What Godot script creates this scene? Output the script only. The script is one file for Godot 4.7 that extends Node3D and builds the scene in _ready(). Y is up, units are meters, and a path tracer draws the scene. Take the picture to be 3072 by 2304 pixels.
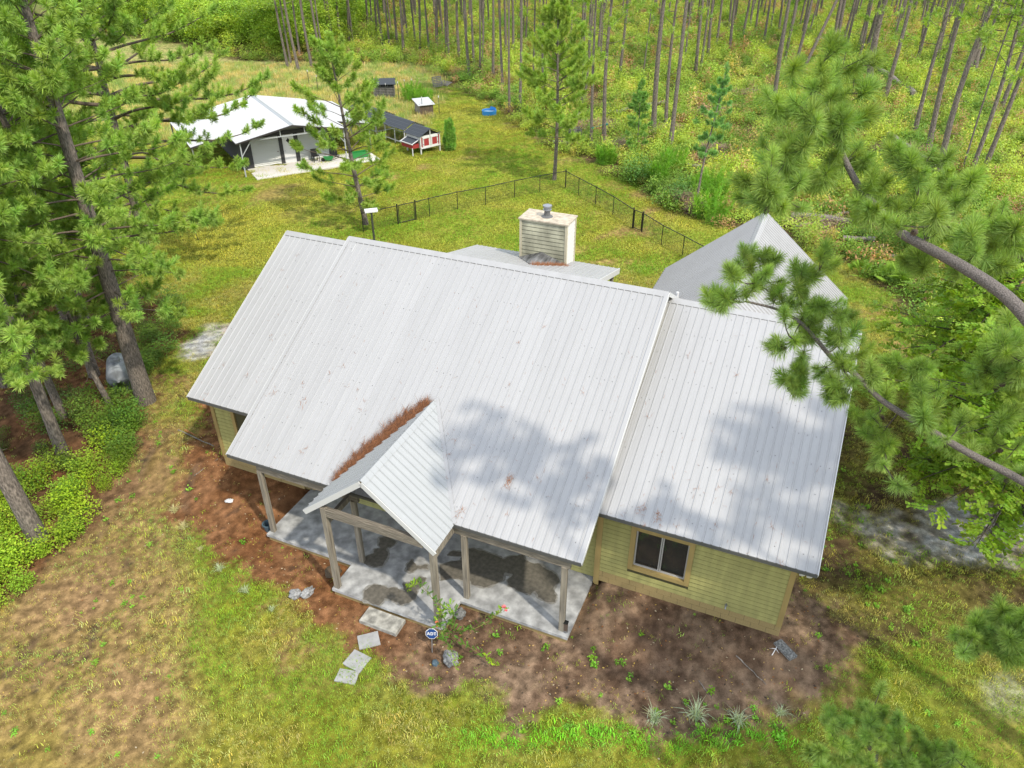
extends Node3D

const YAW := -0.4071
const HO := Vector3(-8.7095, 0, -18.036)
var rng := RandomNumberGenerator.new()
var M := {}
var noise_a := FastNoiseLite.new()
var noise_b := FastNoiseLite.new()
var noise_c := FastNoiseLite.new()
var house: Node3D
var counts := {}
var STRAW: PackedVector2Array

# ------------------------------------------------------------------ mesh building
class MB extends RefCounted:
	var v := PackedVector3Array()
	var n := PackedVector3Array()
	var c := PackedColorArray()
	var col := Color(1, 1, 1)
	func tri(a: Vector3, b: Vector3, d: Vector3) -> void:
		var m := (b - a).cross(d - a).normalized()
		v.append(a); v.append(d); v.append(b)
		n.append(m); n.append(m); n.append(m)
		c.append(col); c.append(col); c.append(col)
	func quad(a: Vector3, b: Vector3, d: Vector3, e: Vector3) -> void:
		var m := (d - a).cross(e - b).normalized()
		for p in [a, d, b, a, e, d]:
			v.append(p); n.append(m); c.append(col)
	func quadn(a: Vector3, b: Vector3, d: Vector3, e: Vector3, na: Vector3, nb: Vector3, nd: Vector3, ne: Vector3) -> void:
		v.append(a); v.append(d); v.append(b); v.append(a); v.append(e); v.append(d)
		n.append(na); n.append(nd); n.append(nb); n.append(na); n.append(ne); n.append(nd)
		for i in 6: c.append(col)
	# a..d: top, counter-clockwise seen from above; e..h: the corners below them
	func hexa(a: Vector3, b: Vector3, d: Vector3, e: Vector3, a2: Vector3, b2: Vector3, d2: Vector3, e2: Vector3) -> void:
		quad(a, b, d, e); quad(e2, d2, b2, a2)
		quad(a2, b2, b, a); quad(b2, d2, d, b); quad(d2, e2, e, d); quad(e2, a2, a, e)
	# box between two corners
	func box(p: Vector3, q: Vector3) -> void:
		var lo := Vector3(minf(p.x, q.x), minf(p.y, q.y), minf(p.z, q.z))
		var hi := Vector3(maxf(p.x, q.x), maxf(p.y, q.y), maxf(p.z, q.z))
		hexa(Vector3(lo.x, hi.y, hi.z), Vector3(hi.x, hi.y, hi.z), Vector3(hi.x, hi.y, lo.z), Vector3(lo.x, hi.y, lo.z),
			Vector3(lo.x, lo.y, hi.z), Vector3(hi.x, lo.y, hi.z), Vector3(hi.x, lo.y, lo.z), Vector3(lo.x, lo.y, lo.z))
	# box with chamfered upright edges
	func post(p: Vector3, q: Vector3, ch: float) -> void:
		var x0 := minf(p.x, q.x); var x1 := maxf(p.x, q.x); var z0 := minf(p.z, q.z); var z1 := maxf(p.z, q.z)
		var y0 := minf(p.y, q.y); var y1 := maxf(p.y, q.y)
		var r := [Vector2(x0 + ch, z1), Vector2(x1 - ch, z1), Vector2(x1, z1 - ch), Vector2(x1, z0 + ch), Vector2(x1 - ch, z0), Vector2(x0 + ch, z0), Vector2(x0, z0 + ch), Vector2(x0, z1 - ch)]
		for i in 8:
			var s: Vector2 = r[i]; var t: Vector2 = r[(i + 1) % 8]
			quad(Vector3(s.x, y0, s.y), Vector3(t.x, y0, t.y), Vector3(t.x, y1, t.y), Vector3(s.x, y1, s.y))
			tri(Vector3((x0 + x1) / 2, y1, (z0 + z1) / 2), Vector3(s.x, y1, s.y), Vector3(t.x, y1, t.y))
	# beam of rectangular section from a to b
	func bar(a: Vector3, b: Vector3, w: float, h: float, up := Vector3.UP) -> void:
		var d := (b - a).normalized()
		if absf(d.dot(up)) > 0.98: up = Vector3(0.3, 0, 1)
		var s := d.cross(up).normalized() * w / 2
		var t := s.cross(d).normalized() * h / 2
		hexa(a - s + t, a + s + t, b + s + t, b - s + t, a - s - t, a + s - t, b + s - t, b - s - t)
	func tube(pts: Array, rad: Array, sides := 6, cap := true) -> void:
		var rings := []
		var u := Vector3(0.31, 0.2, 0.93)
		for i in pts.size():
			var d: Vector3 = (pts[mini(i + 1, pts.size() - 1)] - pts[maxi(i - 1, 0)])
			d = d.normalized()
			u = (u - d * u.dot(d))
			if u.length() < 0.05: u = d.cross(Vector3(0.7, 0.1, 0.7))
			u = u.normalized()
			var w := d.cross(u)
			var ring := []
			for k in sides:
				var a := TAU * k / sides
				ring.append((u * cos(a) + w * sin(a)))
			rings.append(ring)
		for i in pts.size() - 1:
			for k in sides:
				var k2 := (k + 1) % sides
				var r0: float = rad[i]; var r1: float = rad[i + 1]
				var p0: Vector3 = pts[i]; var p1: Vector3 = pts[i + 1]
				quadn(p0 + rings[i][k] * r0, p0 + rings[i][k2] * r0, p1 + rings[i + 1][k2] * r1, p1 + rings[i + 1][k] * r1, rings[i][k], rings[i][k2], rings[i + 1][k2], rings[i + 1][k])
		if cap:
			var e := pts.size() - 1
			for k in sides:
				var k2 := (k + 1) % sides
				tri(pts[e], pts[e] + rings[e][k] * float(rad[e]), pts[e] + rings[e][k2] * float(rad[e]))
				tri(pts[0], pts[0] + rings[0][k2] * float(rad[0]), pts[0] + rings[0][k] * float(rad[0]))
	func lathe(prof: Array, at: Vector3, sides := 16) -> void:
		for i in prof.size() - 1:
			var s: Vector2 = prof[i]; var t: Vector2 = prof[i + 1]
			var nn := Vector2(t.y - s.y, -(t.x - s.x)).normalized()
			for k in sides:
				var a := TAU * k / sides; var b := TAU * (k + 1) / sides
				var da := Vector3(cos(a), 0, -sin(a)); var db := Vector3(cos(b), 0, -sin(b))
				quadn(at + da * s.x + Vector3.UP * s.y, at + db * s.x + Vector3.UP * s.y, at + db * t.x + Vector3.UP * t.y, at + da * t.x + Vector3.UP * t.y,
					da * nn.x + Vector3.UP * nn.y, db * nn.x + Vector3.UP * nn.y, db * nn.x + Vector3.UP * nn.y, da * nn.x + Vector3.UP * nn.y)
	func mesh() -> ArrayMesh:
		var a := []
		a.resize(Mesh.ARRAY_MAX)
		a[Mesh.ARRAY_VERTEX] = v; a[Mesh.ARRAY_NORMAL] = n; a[Mesh.ARRAY_COLOR] = c
		var m := ArrayMesh.new()
		m.add_surface_from_arrays(Mesh.PRIMITIVE_TRIANGLES, a)
		return m

func put(called: String, mb: MB, mat: Material, parent: Node, kind := "") -> MeshInstance3D:
	return put_mesh(called, mb.mesh(), mat, parent, kind)

func put_mesh(called: String, mesh: Mesh, mat: Material, parent: Node, kind := "") -> MeshInstance3D:
	var o := MeshInstance3D.new()
	o.name = called if parent != self else numbered(called)
	o.mesh = mesh
	o.material_override = mat
	parent.add_child(o, true)
	if kind: o.set_meta("kind", kind)
	return o

func numbered(called: String) -> String:
	var k: int = counts.get(called, 0)
	counts[called] = k + 1
	return called if k == 0 else "%s_%03d" % [called, k]

func tag(o: Node, label: String, category: String, group := "", kind := "") -> Node:
	o.set_meta("label", label); o.set_meta("category", category)
	if group: o.set_meta("group", group)
	if kind: o.set_meta("kind", kind)
	return o

func thing(called: String, label: String, category: String, at := Vector3.ZERO, turn := 0.0, group := "") -> Node3D:
	var o := Node3D.new()
	o.name = numbered(called)
	add_child(o)
	o.position = at; o.rotation.y = turn
	tag(o, label, category, group)
	return o

func node(called: String, parent: Node) -> Node3D:
	var o := Node3D.new()
	o.name = called
	parent.add_child(o, true)
	return o

func scatter(called: String, mesh: Mesh, mat: Material, where: Array, tints: Array, parent: Node, kind := "stuff") -> MultiMeshInstance3D:
	var mm := MultiMesh.new()
	mm.transform_format = MultiMesh.TRANSFORM_3D
	mm.use_colors = tints.size() > 0
	mm.mesh = mesh
	mm.instance_count = where.size()
	for i in where.size():
		mm.set_instance_transform(i, where[i])
		if tints.size() > 0: mm.set_instance_color(i, tints[i])
	var o := MultiMeshInstance3D.new()
	o.name = called if parent != self else numbered(called)
	o.multimesh = mm
	o.material_override = mat
	parent.add_child(o, true)
	if kind: o.set_meta("kind", kind)
	return o

# ------------------------------------------------------------------ materials
func grey_noise(seed_: int, freq: float, lo: float, hi: float, size := 512, stretch := Vector2.ONE, oct := 5) -> ImageTexture:
	var f := FastNoiseLite.new()
	f.seed = seed_; f.frequency = freq; f.fractal_octaves = oct; f.noise_type = FastNoiseLite.TYPE_SIMPLEX_SMOOTH
	var im := f.get_seamless_image(int(size / stretch.x), int(size / stretch.y), false, false, 0.2, true)
	im.convert(Image.FORMAT_RGB8)
	if stretch != Vector2.ONE: im.resize(size, size, Image.INTERPOLATE_CUBIC)
	var d := im.get_data()
	for i in d.size(): d[i] = int(255.0 * lerpf(lo, hi, d[i] / 255.0))
	return ImageTexture.create_from_image(Image.create_from_data(size, size, false, Image.FORMAT_RGB8, d))

func fibre_texture(seed_: int, size: int, strokes: int, ln: float) -> ImageTexture:
	var r := RandomNumberGenerator.new()
	r.seed = seed_
	var d := PackedByteArray()
	d.resize(size * size)
	d.fill(200)
	for s in strokes:
		var x := r.randf() * size; var y := r.randf() * size
		var a := r.randf() * TAU; var l := ln * r.randf_range(0.4, 1.2)
		var bend := r.randf_range(-0.02, 0.02)
		var g := int(clampf(r.randfn(215, 40), 70, 255))
		for k in int(l):
			d[(posmod(int(y), size)) * size + posmod(int(x), size)] = g
			x += cos(a); y += sin(a); a += bend
	var im := Image.create_from_data(size, size, false, Image.FORMAT_L8, d)
	im.convert(Image.FORMAT_RGB8)
	return ImageTexture.create_from_image(im)

func lin(r: float, g: float, b: float) -> Color:
	return Color(r, g, b).linear_to_srgb()

func mat(c: Color, rough := 0.8, tex: Texture2D = null, scale := 1.0, bump := 0.0, world := false) -> StandardMaterial3D:
	var m := StandardMaterial3D.new()
	var l := c.srgb_to_linear() * 0.6   # the picture is exposed for the trees: pale surfaces are kept at weathered values
	m.albedo_color = Color(l.r, l.g, l.b).linear_to_srgb(); m.roughness = rough
	if tex:
		m.albedo_texture = tex
		m.uv1_triplanar = true; m.uv1_world_triplanar = world
		m.uv1_scale = Vector3.ONE * scale
		if bump > 0.0:
			m.heightmap_enabled = true; m.heightmap_texture = tex; m.heightmap_scale = bump
	return m

func leafy(c: Color, back: float, rough := 0.6) -> StandardMaterial3D:
	var m := mat(c, rough)
	m.albedo_color = c
	m.vertex_color_use_as_albedo = true
	m.backlight_enabled = true
	m.backlight = Color(back, back, back * 0.5)
	m.metallic_specular = 0.35
	return m

func materials() -> void:
	var mottle := grey_noise(3, 0.012, 0.72, 1.0)
	var fine := grey_noise(5, 0.05, 0.78, 1.0)
	var streak := grey_noise(7, 0.012, 0.86, 1.0, 512, Vector2(1, 5))
	var bark := grey_noise(11, 0.035, 0.35, 1.0, 512, Vector2(1, 4))
	var wood := grey_noise(13, 0.03, 0.62, 1.0, 512, Vector2(1, 14))
	M.mottle = mottle
	M.beam_wood = mat(lin(0.52, 0.45, 0.35), 0.9, grey_noise(14, 0.03, 0.5, 1.0), 1.0, 0.5)
	M.beam_wood.uv1_scale = Vector3(0.12, 1.8, 1.8)
	for i in 3:
		var k: float = [1.0, 0.98, 1.015][i]
		M["roof%d" % i] = mat(lin(0.585 * k, 0.582 * k, 0.582 * k), 0.42, grey_noise(40 + i, 0.02, 0.94, 1.0, 512, Vector2(1, 7)), 0.22)
		M["shed_roof%d" % i] = mat(lin(0.68 * k, 0.69 * k, 0.7 * k), 0.35)
		M["siding%d" % i] = mat(lin(0.58 * k, 0.545 * k, 0.19 * k), 0.7, streak, 0.55)
		M["block%d" % i] = mat(lin(0.62 * k, 0.46 * k, 0.19 * k), 0.85, fine, 1.6, 0.4)
		M["chsiding%d" % i] = mat(lin(0.9, 0.88, 0.64), 0.75, grey_noise(60, 0.008, 0.6, 1.0, 512, Vector2(1, 3)), 0.3)
		M["trunk%d" % i] = mat(lin(0.60 * k, 0.50 * k, 0.41 * k), 0.95, bark, [0.9, 1.1, 0.75][i], 3.0)
		M["grey_wood%d" % i] = mat(lin(0.56 * k, 0.49 * k, 0.38 * k), 0.9, wood, 0.6, 0.5)
		M["pallet%d" % i] = mat(lin(0.4 * k, 0.38 * k, 0.34 * k), 0.9, wood, 1.2)
		M["rock%d" % i] = mat(lin([0.85, 0.7, 0.5][i], [0.85, 0.7, 0.5][i], [0.84, 0.68, 0.48][i]), 0.85, grey_noise(80 + i, 0.03, 0.45, 1.0, 256), 1.5, 1.5)
	M.gable_roof = mat(lin(0.58, 0.60, 0.605), 0.4, grey_noise(44, 0.008, 0.95, 1.0), 0.35)
	M.siding_back = mat(lin(0.10, 0.09, 0.035), 0.9)
	M.trim = mat(lin(0.58, 0.42, 0.15), 0.7, streak, 0.4)
	M.white_trim = mat(lin(0.85, 0.85, 0.83), 0.6)
	M.cream_trim = mat(lin(0.95, 0.86, 0.62), 0.7, streak, 0.5)
	M.dark = mat(lin(0.02, 0.02, 0.018), 0.9)
	M.dark_edge = mat(lin(0.12, 0.12, 0.115), 0.6)
	M.soffit = mat(lin(0.3, 0.25, 0.15), 0.8)
	M.concrete = mat(lin(0.82, 0.825, 0.815), 0.8, grey_noise(21, 0.009, 0.62, 1.0, 1024), 0.22, 0.3)
	M.damp = mat(lin(0.27, 0.245, 0.2), 0.6, mottle, 0.9)
	M.damp_edge = mat(lin(0.5, 0.48, 0.43), 0.7, mottle, 0.9)
	M.step = mat(lin(0.85, 0.82, 0.72), 0.85, grey_noise(22, 0.012, 0.55, 1.0), 0.5, 0.3)
	M.frame = mat(lin(0.55, 0.53, 0.5), 0.5)
	var g := StandardMaterial3D.new()
	g.albedo_color = Color(0.35, 0.37, 0.36, 0.06); g.roughness = 0.03
	g.transparency = BaseMaterial3D.TRANSPARENCY_ALPHA
	M.glass = g
	M.screen = mat(lin(0.02, 0.019, 0.017), 0.6, mottle, 1.0)
	M.needle = leafy(lin(0.34, 0.50, 0.095), 0.85)
	M.needle_near = leafy(lin(0.36, 0.52, 0.125), 0.9)
	M.leaf = leafy(lin(0.27, 0.44, 0.04), 0.9)
	M.bush = leafy(Color(1, 1, 1), 0.8)
	M.grass = leafy(Color(1, 1, 1), 0.5, 0.8)
	M.straw = mat(lin(0.34, 0.14, 0.06), 0.95)
	M.straw.albedo_color = lin(0.27, 0.11, 0.045)
	M.straw.vertex_color_use_as_albedo = true
	M.twig = mat(lin(0.2, 0.15, 0.11), 0.95)
	M.deadwood = mat(lin(0.75, 0.65, 0.55), 0.95, bark, 0.8, 1.0)
	M.cone = mat(lin(0.16, 0.11, 0.08), 0.9)
	M.black = mat(lin(0.02, 0.02, 0.02), 0.5)
	M.galv = mat(lin(0.5, 0.52, 0.54), 0.35)
	M.galv.metallic = 0.6
	M.dull_steel = mat(lin(0.25, 0.25, 0.25), 0.6, mottle, 2.0)
	M.rust = mat(lin(0.2, 0.1, 0.06), 0.9)
	M.dark_block = mat(lin(0.085, 0.085, 0.09), 0.9, fine, 1.0)
	M.door_white = mat(lin(1.0, 1.0, 1.0), 0.5)
	M.roll = mat(lin(0.85, 0.86, 0.8), 0.5)
	M.apron = mat(lin(0.95, 0.9, 0.84), 0.85)
	M.shingle0 = mat(lin(0.085, 0.1, 0.12), 0.9, fine, 2.0)
	M.shingle1 = mat(lin(0.07, 0.085, 0.105), 0.9, fine, 2.0)
	M.red = mat(lin(0.5, 0.05, 0.05), 0.7)
	M.coop_white = mat(lin(1.0, 0.99, 0.96), 0.7)
	M.plywood = mat(lin(0.26, 0.19, 0.13), 0.9, wood, 0.9)
	M.blue = mat(lin(0.06, 0.4, 1.0), 0.35)
	M.water = mat(lin(0.5, 0.8, 1.0), 0.08)
	M.tank = mat(lin(0.6, 0.64, 0.68), 0.45, grey_noise(31, 0.012, 0.6, 1.0), 0.5)
	M.sign_blue = mat(lin(0.01, 0.07, 0.28), 0.5)
	M.white = mat(lin(1.0, 1.0, 1.0), 0.5)
	M.pink = leafy(lin(0.8, 0.2, 0.22), 0.4)
	M.coral = leafy(lin(0.75, 0.22, 0.12), 0.4)
	M.green_plastic = mat(lin(0.04, 0.35, 0.08), 0.4)
	M.teal = mat(lin(0.01, 0.22, 0.17), 0.6)
	M.bluegrey = mat(lin(0.1, 0.16, 0.2), 0.5)
	M.flag = mat(lin(0.6, 0.6, 0.59), 0.85, grey_noise(33, 0.012, 0.85, 1.0), 0.6, 0.3)
	var gm := mat(Color(1, 1, 1), 1.0, fibre_texture(9, 1024, 30000, 46.0), 0.45, 2.0, true)
	gm.albedo_color = Color(1, 1, 1)
	gm.vertex_color_use_as_albedo = true
	gm.detail_enabled = true
	gm.detail_blend_mode = BaseMaterial3D.BLEND_MODE_MUL
	gm.detail_uv_layer = BaseMaterial3D.DETAIL_UV_2
	gm.detail_albedo = grey_noise(71, 0.03, 0.52, 1.0, 1024, Vector2.ONE, 6)
	gm.uv2_triplanar = true; gm.uv2_world_triplanar = true
	gm.uv2_scale = Vector3.ONE * 0.083
	gm.metallic_specular = 0.1
	M.ground = gm

# ------------------------------------------------------------------ ground
func house_uv(x: float, z: float) -> Vector2:
	var dx := x - HO.x; var dd := -z + HO.z
	return Vector2(dx * cos(YAW) + dd * sin(YAW), -dx * sin(YAW) + dd * cos(YAW))

func at_uv(u: float, v: float, y: float) -> Vector3:
	return Vector3(HO.x + u * cos(YAW) - v * sin(YAW), y, HO.z - (u * sin(YAW) + v * cos(YAW)))

func gh(x: float, z: float) -> float:
	var q := house_uv(x, z)
	var t := clampf((2.1 - q.y) / 2.6, 0, 1)
	var h := -0.42 * t * t * (3 - 2 * t)
	if q.y < 2.6:
		h = lerpf(h, -0.42, smoothstep(0.35, 0.9, q.x) * (1.0 - smoothstep(11.2, 11.6, q.x)))
	var far := smoothstep(24.0, 40.0, Vector2(x, z + 26).length())
	return h + far * 0.25 * noise_c.get_noise_2d(x * 0.5, z * 0.5)

func poly_dist(p: Vector2, poly: PackedVector2Array) -> float:
	var d := 1e9
	for i in poly.size():
		var q := Geometry2D.get_closest_point_to_segment(p, poly[i], poly[(i + 1) % poly.size()])
		d = minf(d, p.distance_squared_to(q))
	d = sqrt(d)
	return -d if Geometry2D.is_point_in_polygon(p, poly) else d

# x of the edge where the mown lawn ends and the wood begins, for a depth d in front of the camera
func wood_edge(d: float) -> float:
	var t := [[0, 19.0], [30, 19.0], [34, 19.2], [38, 18.7], [44, 13.2], [45.8, 10.5], [51.7, 8.6], [58, 5.4], [64, 1.9], [74.6, -1.1], [85, -6.5], [97, -10.3], [99, -16], [101.5, -35], [114, -46], [130, -70], [999, -400]]
	for i in t.size() - 1:
		if d < t[i + 1][0]: return lerpf(t[i][1], t[i + 1][1], (d - t[i][0]) / (t[i + 1][0] - t[i][0]))
	return -400.0

func left_edge(d: float) -> float:
	var t := [[0, -15.6], [14.5, -15.2], [15.6, -14.2], [19, -13.9], [22, -13.8], [25, -14.7], [30, -15.2], [33, -16.2], [36, -20.0], [999, -120]]
	for i in t.size() - 1:
		if d < t[i + 1][0]: return lerpf(t[i][1], t[i + 1][1], (d - t[i][0]) / (t[i + 1][0] - t[i][0]))
	return -120.0

const TRACKS := [[Vector2(-13.18, -12.68), Vector2(-13.28, -14.24), Vector2(-13.38, -15.77), Vector2(-13.38, -18.46), Vector2(-13.2, -20.52), Vector2(-12.96, -22.51), Vector2(-13.28, -25.45)], [Vector2(-9.21, -10.86), Vector2(-10.04, -14.46), Vector2(-10.54, -17.24), Vector2(-11.13, -19.35), Vector2(-11.29, -21.31), Vector2(-11.64, -23.8)], [Vector2(-11.6, -13.0), Vector2(-11.8, -14.8), Vector2(-11.95, -16.6)]]

# how much of each ground cover lies at a point
func cover(x: float, z: float) -> Dictionary:
	var w1 := noise_a.get_noise_2d(x, z); var w2 := noise_b.get_noise_2d(x, z); var w3 := noise_c.get_noise_2d(x, z)
	var d := -z
	var r := {}
	var wob := w2 * 1.2 + w3 * 0.5
	r.wood = smoothstep(-0.6, 0.7, x - wood_edge(d) + wob)
	r.left = smoothstep(-0.5, 0.6, left_edge(d) - x + wob) * (1.0 - smoothstep(36.0, 40.0, d))
	r.straw = 0.0
	if absf(x) < 20 and d < 36:
		r.straw = smoothstep(0.45, -0.35, poly_dist(Vector2(x, z), STRAW) + w2 * 1.1 + w3 * 0.6)
	# dry thatch along the drive at the left front
	r.tan = smoothstep(-1.8, 1.8, -x - 7.3 - (d - 9.7) * 0.42 + w1 * 1.5 + w2 * 1.2) * (1.0 - smoothstep(24, 28, d))
	r.field = smoothstep(62.0, 68.0, d + w1 * 3.0) * smoothstep(-6.5, -10.0, x + w2 * 2.0)
	r.sand = smoothstep(0.5, -0.5, Vector2((x - 14.2) / 2.4, (z + 17.6) / 1.1).length() - 1.0 + w2 * 0.9 + w3 * 0.4)
	r.sand = maxf(r.sand, smoothstep(0.5, -0.5, Vector2((x + 14.1) / 0.8, (z + 29.8) / 1.3).length() - 1.0 + w2 * 0.9))
	r.sand = maxf(r.sand, 0.35 * smoothstep(0.4, -0.4, Vector2((x - 12.6) / 1.0, (z + 11.6) / 0.5).length() - 1.0 + w2 * 1.2))
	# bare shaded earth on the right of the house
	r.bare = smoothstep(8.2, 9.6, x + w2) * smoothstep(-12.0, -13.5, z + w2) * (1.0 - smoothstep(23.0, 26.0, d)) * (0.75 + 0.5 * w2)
	r.patch = smoothstep(0.22, 0.5, w1 * 0.7 + w2 * 0.55 + w3 * 0.3)
	return r

func ground_color(x: float, z: float) -> Color:
	var r := cover(x, z)
	var w1 := noise_a.get_noise_2d(x + 300, z); var w2 := noise_b.get_noise_2d(x + 90, z); var w3 := noise_c.get_noise_2d(x, z + 70)
	var d := -z
	var g := Color(0.265, 0.265, 0.035).lerp(Color(0.16, 0.22, 0.022), clampf(0.5 + w1 * 1.5 + w2 * 0.5, 0, 1))
	g = g.lerp(Color(0.38, 0.32, 0.085), clampf(0.15 + w2 * 0.9 + w1 * 0.6, 0, 0.75))
	g = g.lerp(Color(0.42, 0.26, 0.12), r.patch * 0.75)
	if d > 36 and d < 80:
		g = g.lerp(Color(0.34, 0.36, 0.05), clampf(0.3 + w1 * 1.2, 0, 0.6))
	g = g.lerp(Color(0.42, 0.275, 0.125).lerp(Color(0.34, 0.25, 0.075), clampf(0.5 + w2 * 1.6, 0, 1)), r.tan * 0.9)
	g = g.lerp(Color(0.48, 0.42, 0.17).lerp(Color(0.28, 0.34, 0.09), clampf(0.5 + w2 * 1.4, 0, 1)), r.field)
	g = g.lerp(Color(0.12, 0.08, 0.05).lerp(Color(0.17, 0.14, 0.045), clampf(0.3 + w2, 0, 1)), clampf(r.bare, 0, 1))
	var u := house_uv(x, z)
	var redbed := Color(0.255, 0.115, 0.05).lerp(Color(0.33, 0.165, 0.08), clampf(0.45 + w2 * 1.3 + w3 * 0.6, 0, 1))
	var greybed := Color(0.20, 0.125, 0.08).lerp(Color(0.30, 0.205, 0.135), clampf(0.45 + w2 * 1.2 + w3 * 0.9, 0, 1))
	g = g.lerp(redbed.lerp(greybed, smoothstep(5.0, 9.5, u.x + w1 * 1.5)), r.straw)
	g = g.lerp(Color(0.16, 0.09, 0.05).lerp(Color(0.27, 0.13, 0.065), clampf(0.5 + w2 * 1.4, 0, 1)), r.left)
	g = g.lerp(Color(0.12, 0.12, 0.04).lerp(Color(0.2, 0.13, 0.07), clampf(0.5 + w2 * 1.3, 0, 1)), r.wood)
	g = g.lerp(Color(0.72, 0.69, 0.65), r.sand * (0.8 + 0.3 * w3))
	# tyre ruts and dark peat patches
	if r.tan > 0.05 or r.straw > 0.05:
		var p2 := Vector2(x + w2 * 0.25, z + w2 * 0.25)
		for tr in TRACKS:
			var dm := 1e9
			for i in tr.size() - 1: dm = minf(dm, p2.distance_to(Geometry2D.get_closest_point_to_segment(p2, tr[i], tr[i + 1])))
			var on := smoothstep(0.24, 0.05, dm) * clampf(0.4 + w2 * 1.6 + w3 * 0.4, 0, 1)
			g = g.lerp(Color(0.10, 0.075, 0.055), on * 0.8)
			g = g.lerp(Color(0.36, 0.22, 0.12), smoothstep(0.9, 0.4, absf(dm - 0.5)) * 0.35 * r.tan)
	g = g.lerp(Color(0.05, 0.045, 0.04), smoothstep(0.42, 0.55, w3 * 0.75 + w2 * 0.35) * 0.7 * maxf(r.straw * 0.7, r.tan))
	var k := (1.0 + 0.3 * w3) * 1.8
	return Color(g.r * k, g.g * k, g.b * k)

func ground_grid(xs: Array, zs: Array, hole: Rect2) -> Array:
	var nx := xs.size(); var nz := zs.size()
	var v := PackedVector3Array(); var n := PackedVector3Array(); var c := PackedColorArray(); var ix := PackedInt32Array()
	for j in nz:
		for i in nx:
			var x: float = xs[i]; var z: float = zs[j]
			v.append(Vector3(x, gh(x, z), z))
			var e := 0.2
			n.append(Vector3(gh(x - e, z) - gh(x + e, z), 2 * e, gh(x, z - e) - gh(x, z + e)).normalized())
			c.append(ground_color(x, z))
	for j in nz - 1:
		for i in nx - 1:
			var mid := Vector2((xs[i] + xs[i + 1]) / 2.0, (zs[j] + zs[j + 1]) / 2.0)
			if hole.has_point(mid): continue
			var a := j * nx + i
			ix.append_array([a, a + 1, a + nx, a + 1, a + nx + 1, a + nx])
	var arr := []
	arr.resize(Mesh.ARRAY_MAX)
	arr[Mesh.ARRAY_VERTEX] = v; arr[Mesh.ARRAY_NORMAL] = n; arr[Mesh.ARRAY_COLOR] = c; arr[Mesh.ARRAY_INDEX] = ix
	return arr

func steps(a: float, b: float, s: float) -> Array:
	var r := []
	var k := int(round((b - a) / s))
	for i in k + 1: r.append(a + (b - a) * i / k)
	return r

func build_ground() -> void:
	var m := ArrayMesh.new()
	m.add_surface_from_arrays(Mesh.PRIMITIVE_TRIANGLES, ground_grid(steps(-20, 22, 0.14), steps(-40, -8, 0.14), Rect2()))
	var rx := steps(-76, 92, 0.75); var rz := steps(-136, 12, 0.75)
	# the middle grid is aligned to the near patch by snapping its lines
	rx = steps(-76, -20, 0.7) + steps(-20, 22, 0.7).slice(1) + steps(22, 92, 0.7).slice(1)
	rz = steps(-136, -40, 0.7) + steps(-40, -8, 0.7).slice(1) + steps(-8, 12, 1.0).slice(1)
	m.add_surface_from_arrays(Mesh.PRIMITIVE_TRIANGLES, ground_grid(rx, rz, Rect2(-20, -40, 42, 32)))
	var fx := steps(-900, -76, 25) + steps(-76, 92, 6).slice(1) + steps(92, 900, 25).slice(1)
	var fz := steps(-1500, -136, 25) + steps(-136, 12, 6).slice(1) + steps(12, 300, 25).slice(1)
	m.add_surface_from_arrays(Mesh.PRIMITIVE_TRIANGLES, ground_grid(fx, fz, Rect2(-76, -136, 168, 148)))
	var o := put_mesh("ground", m, M.ground, self)
	tag(o, "yard of patchy grass, pine straw and sandy earth running into the wood", "ground", "", "structure")

# ------------------------------------------------------------------ house helpers (in the house's own axes: x right, y up, -z back)
func hv(u: float, v: float, y: float) -> Vector3:
	return Vector3(u, y, -v)

# ribbed metal panels from an eave line to a ridge line
func panels(parent: Node, eave: Vector3, along: Vector3, length: float, slope: Vector3, mats: Array, pw := 0.9144, pitch := 0.2286, rib := 0.021) -> void:
	var u := along.normalized()
	var s := slope
	var n := u.cross(s).normalized()
	if n.y < 0: n = -n
	var flip := u.cross(s).dot(n) < 0
	var full: ArrayMesh = null
	var k := 0
	var x := 0.0
	while x < length - 0.02:
		var w := minf(pw, length - x)
		var m: ArrayMesh
		if w > pw - 0.001 and full: m = full
		else:
			var mb := MB.new()
			var prof := [Vector2(0, 0)]
			var q := 0.0
			while q < w - 0.001:
				for p in [[0.0, rib], [0.018, rib], [0.034, 0.0]]:
					if q + p[0] < w: prof.append(Vector2(q + p[0], p[1]))
				for p in [[0.085, 0.003], [0.15, 0.003]]:
					if pitch > 0.2 and q + p[0] < w:
						prof.append(Vector2(q + p[0] - 0.008, 0)); prof.append(Vector2(q + p[0], p[1])); prof.append(Vector2(q + p[0] + 0.008, 0))
				if q + pitch - 0.016 < w: prof.append(Vector2(q + pitch - 0.016, 0))
				q += pitch
			prof.append(Vector2(w, rib if absf(w - pw) < 0.001 else 0.0))
			for i in prof.size() - 1:
				var a: Vector3 = u * prof[i].x + n * prof[i].y; var b: Vector3 = u * prof[i + 1].x + n * prof[i + 1].y
				if flip: mb.quad(b, a, a + s, b + s)
				else: mb.quad(a, b, b + s, a + s)
			m = mb.mesh()
			if w > pw - 0.001: full = m
		var o := put_mesh("roof_panel", m, mats[[0, 1, 0, 2, 1][k % 5]], parent)
		o.position = eave + u * x
		x += w
		k += 1

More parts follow.
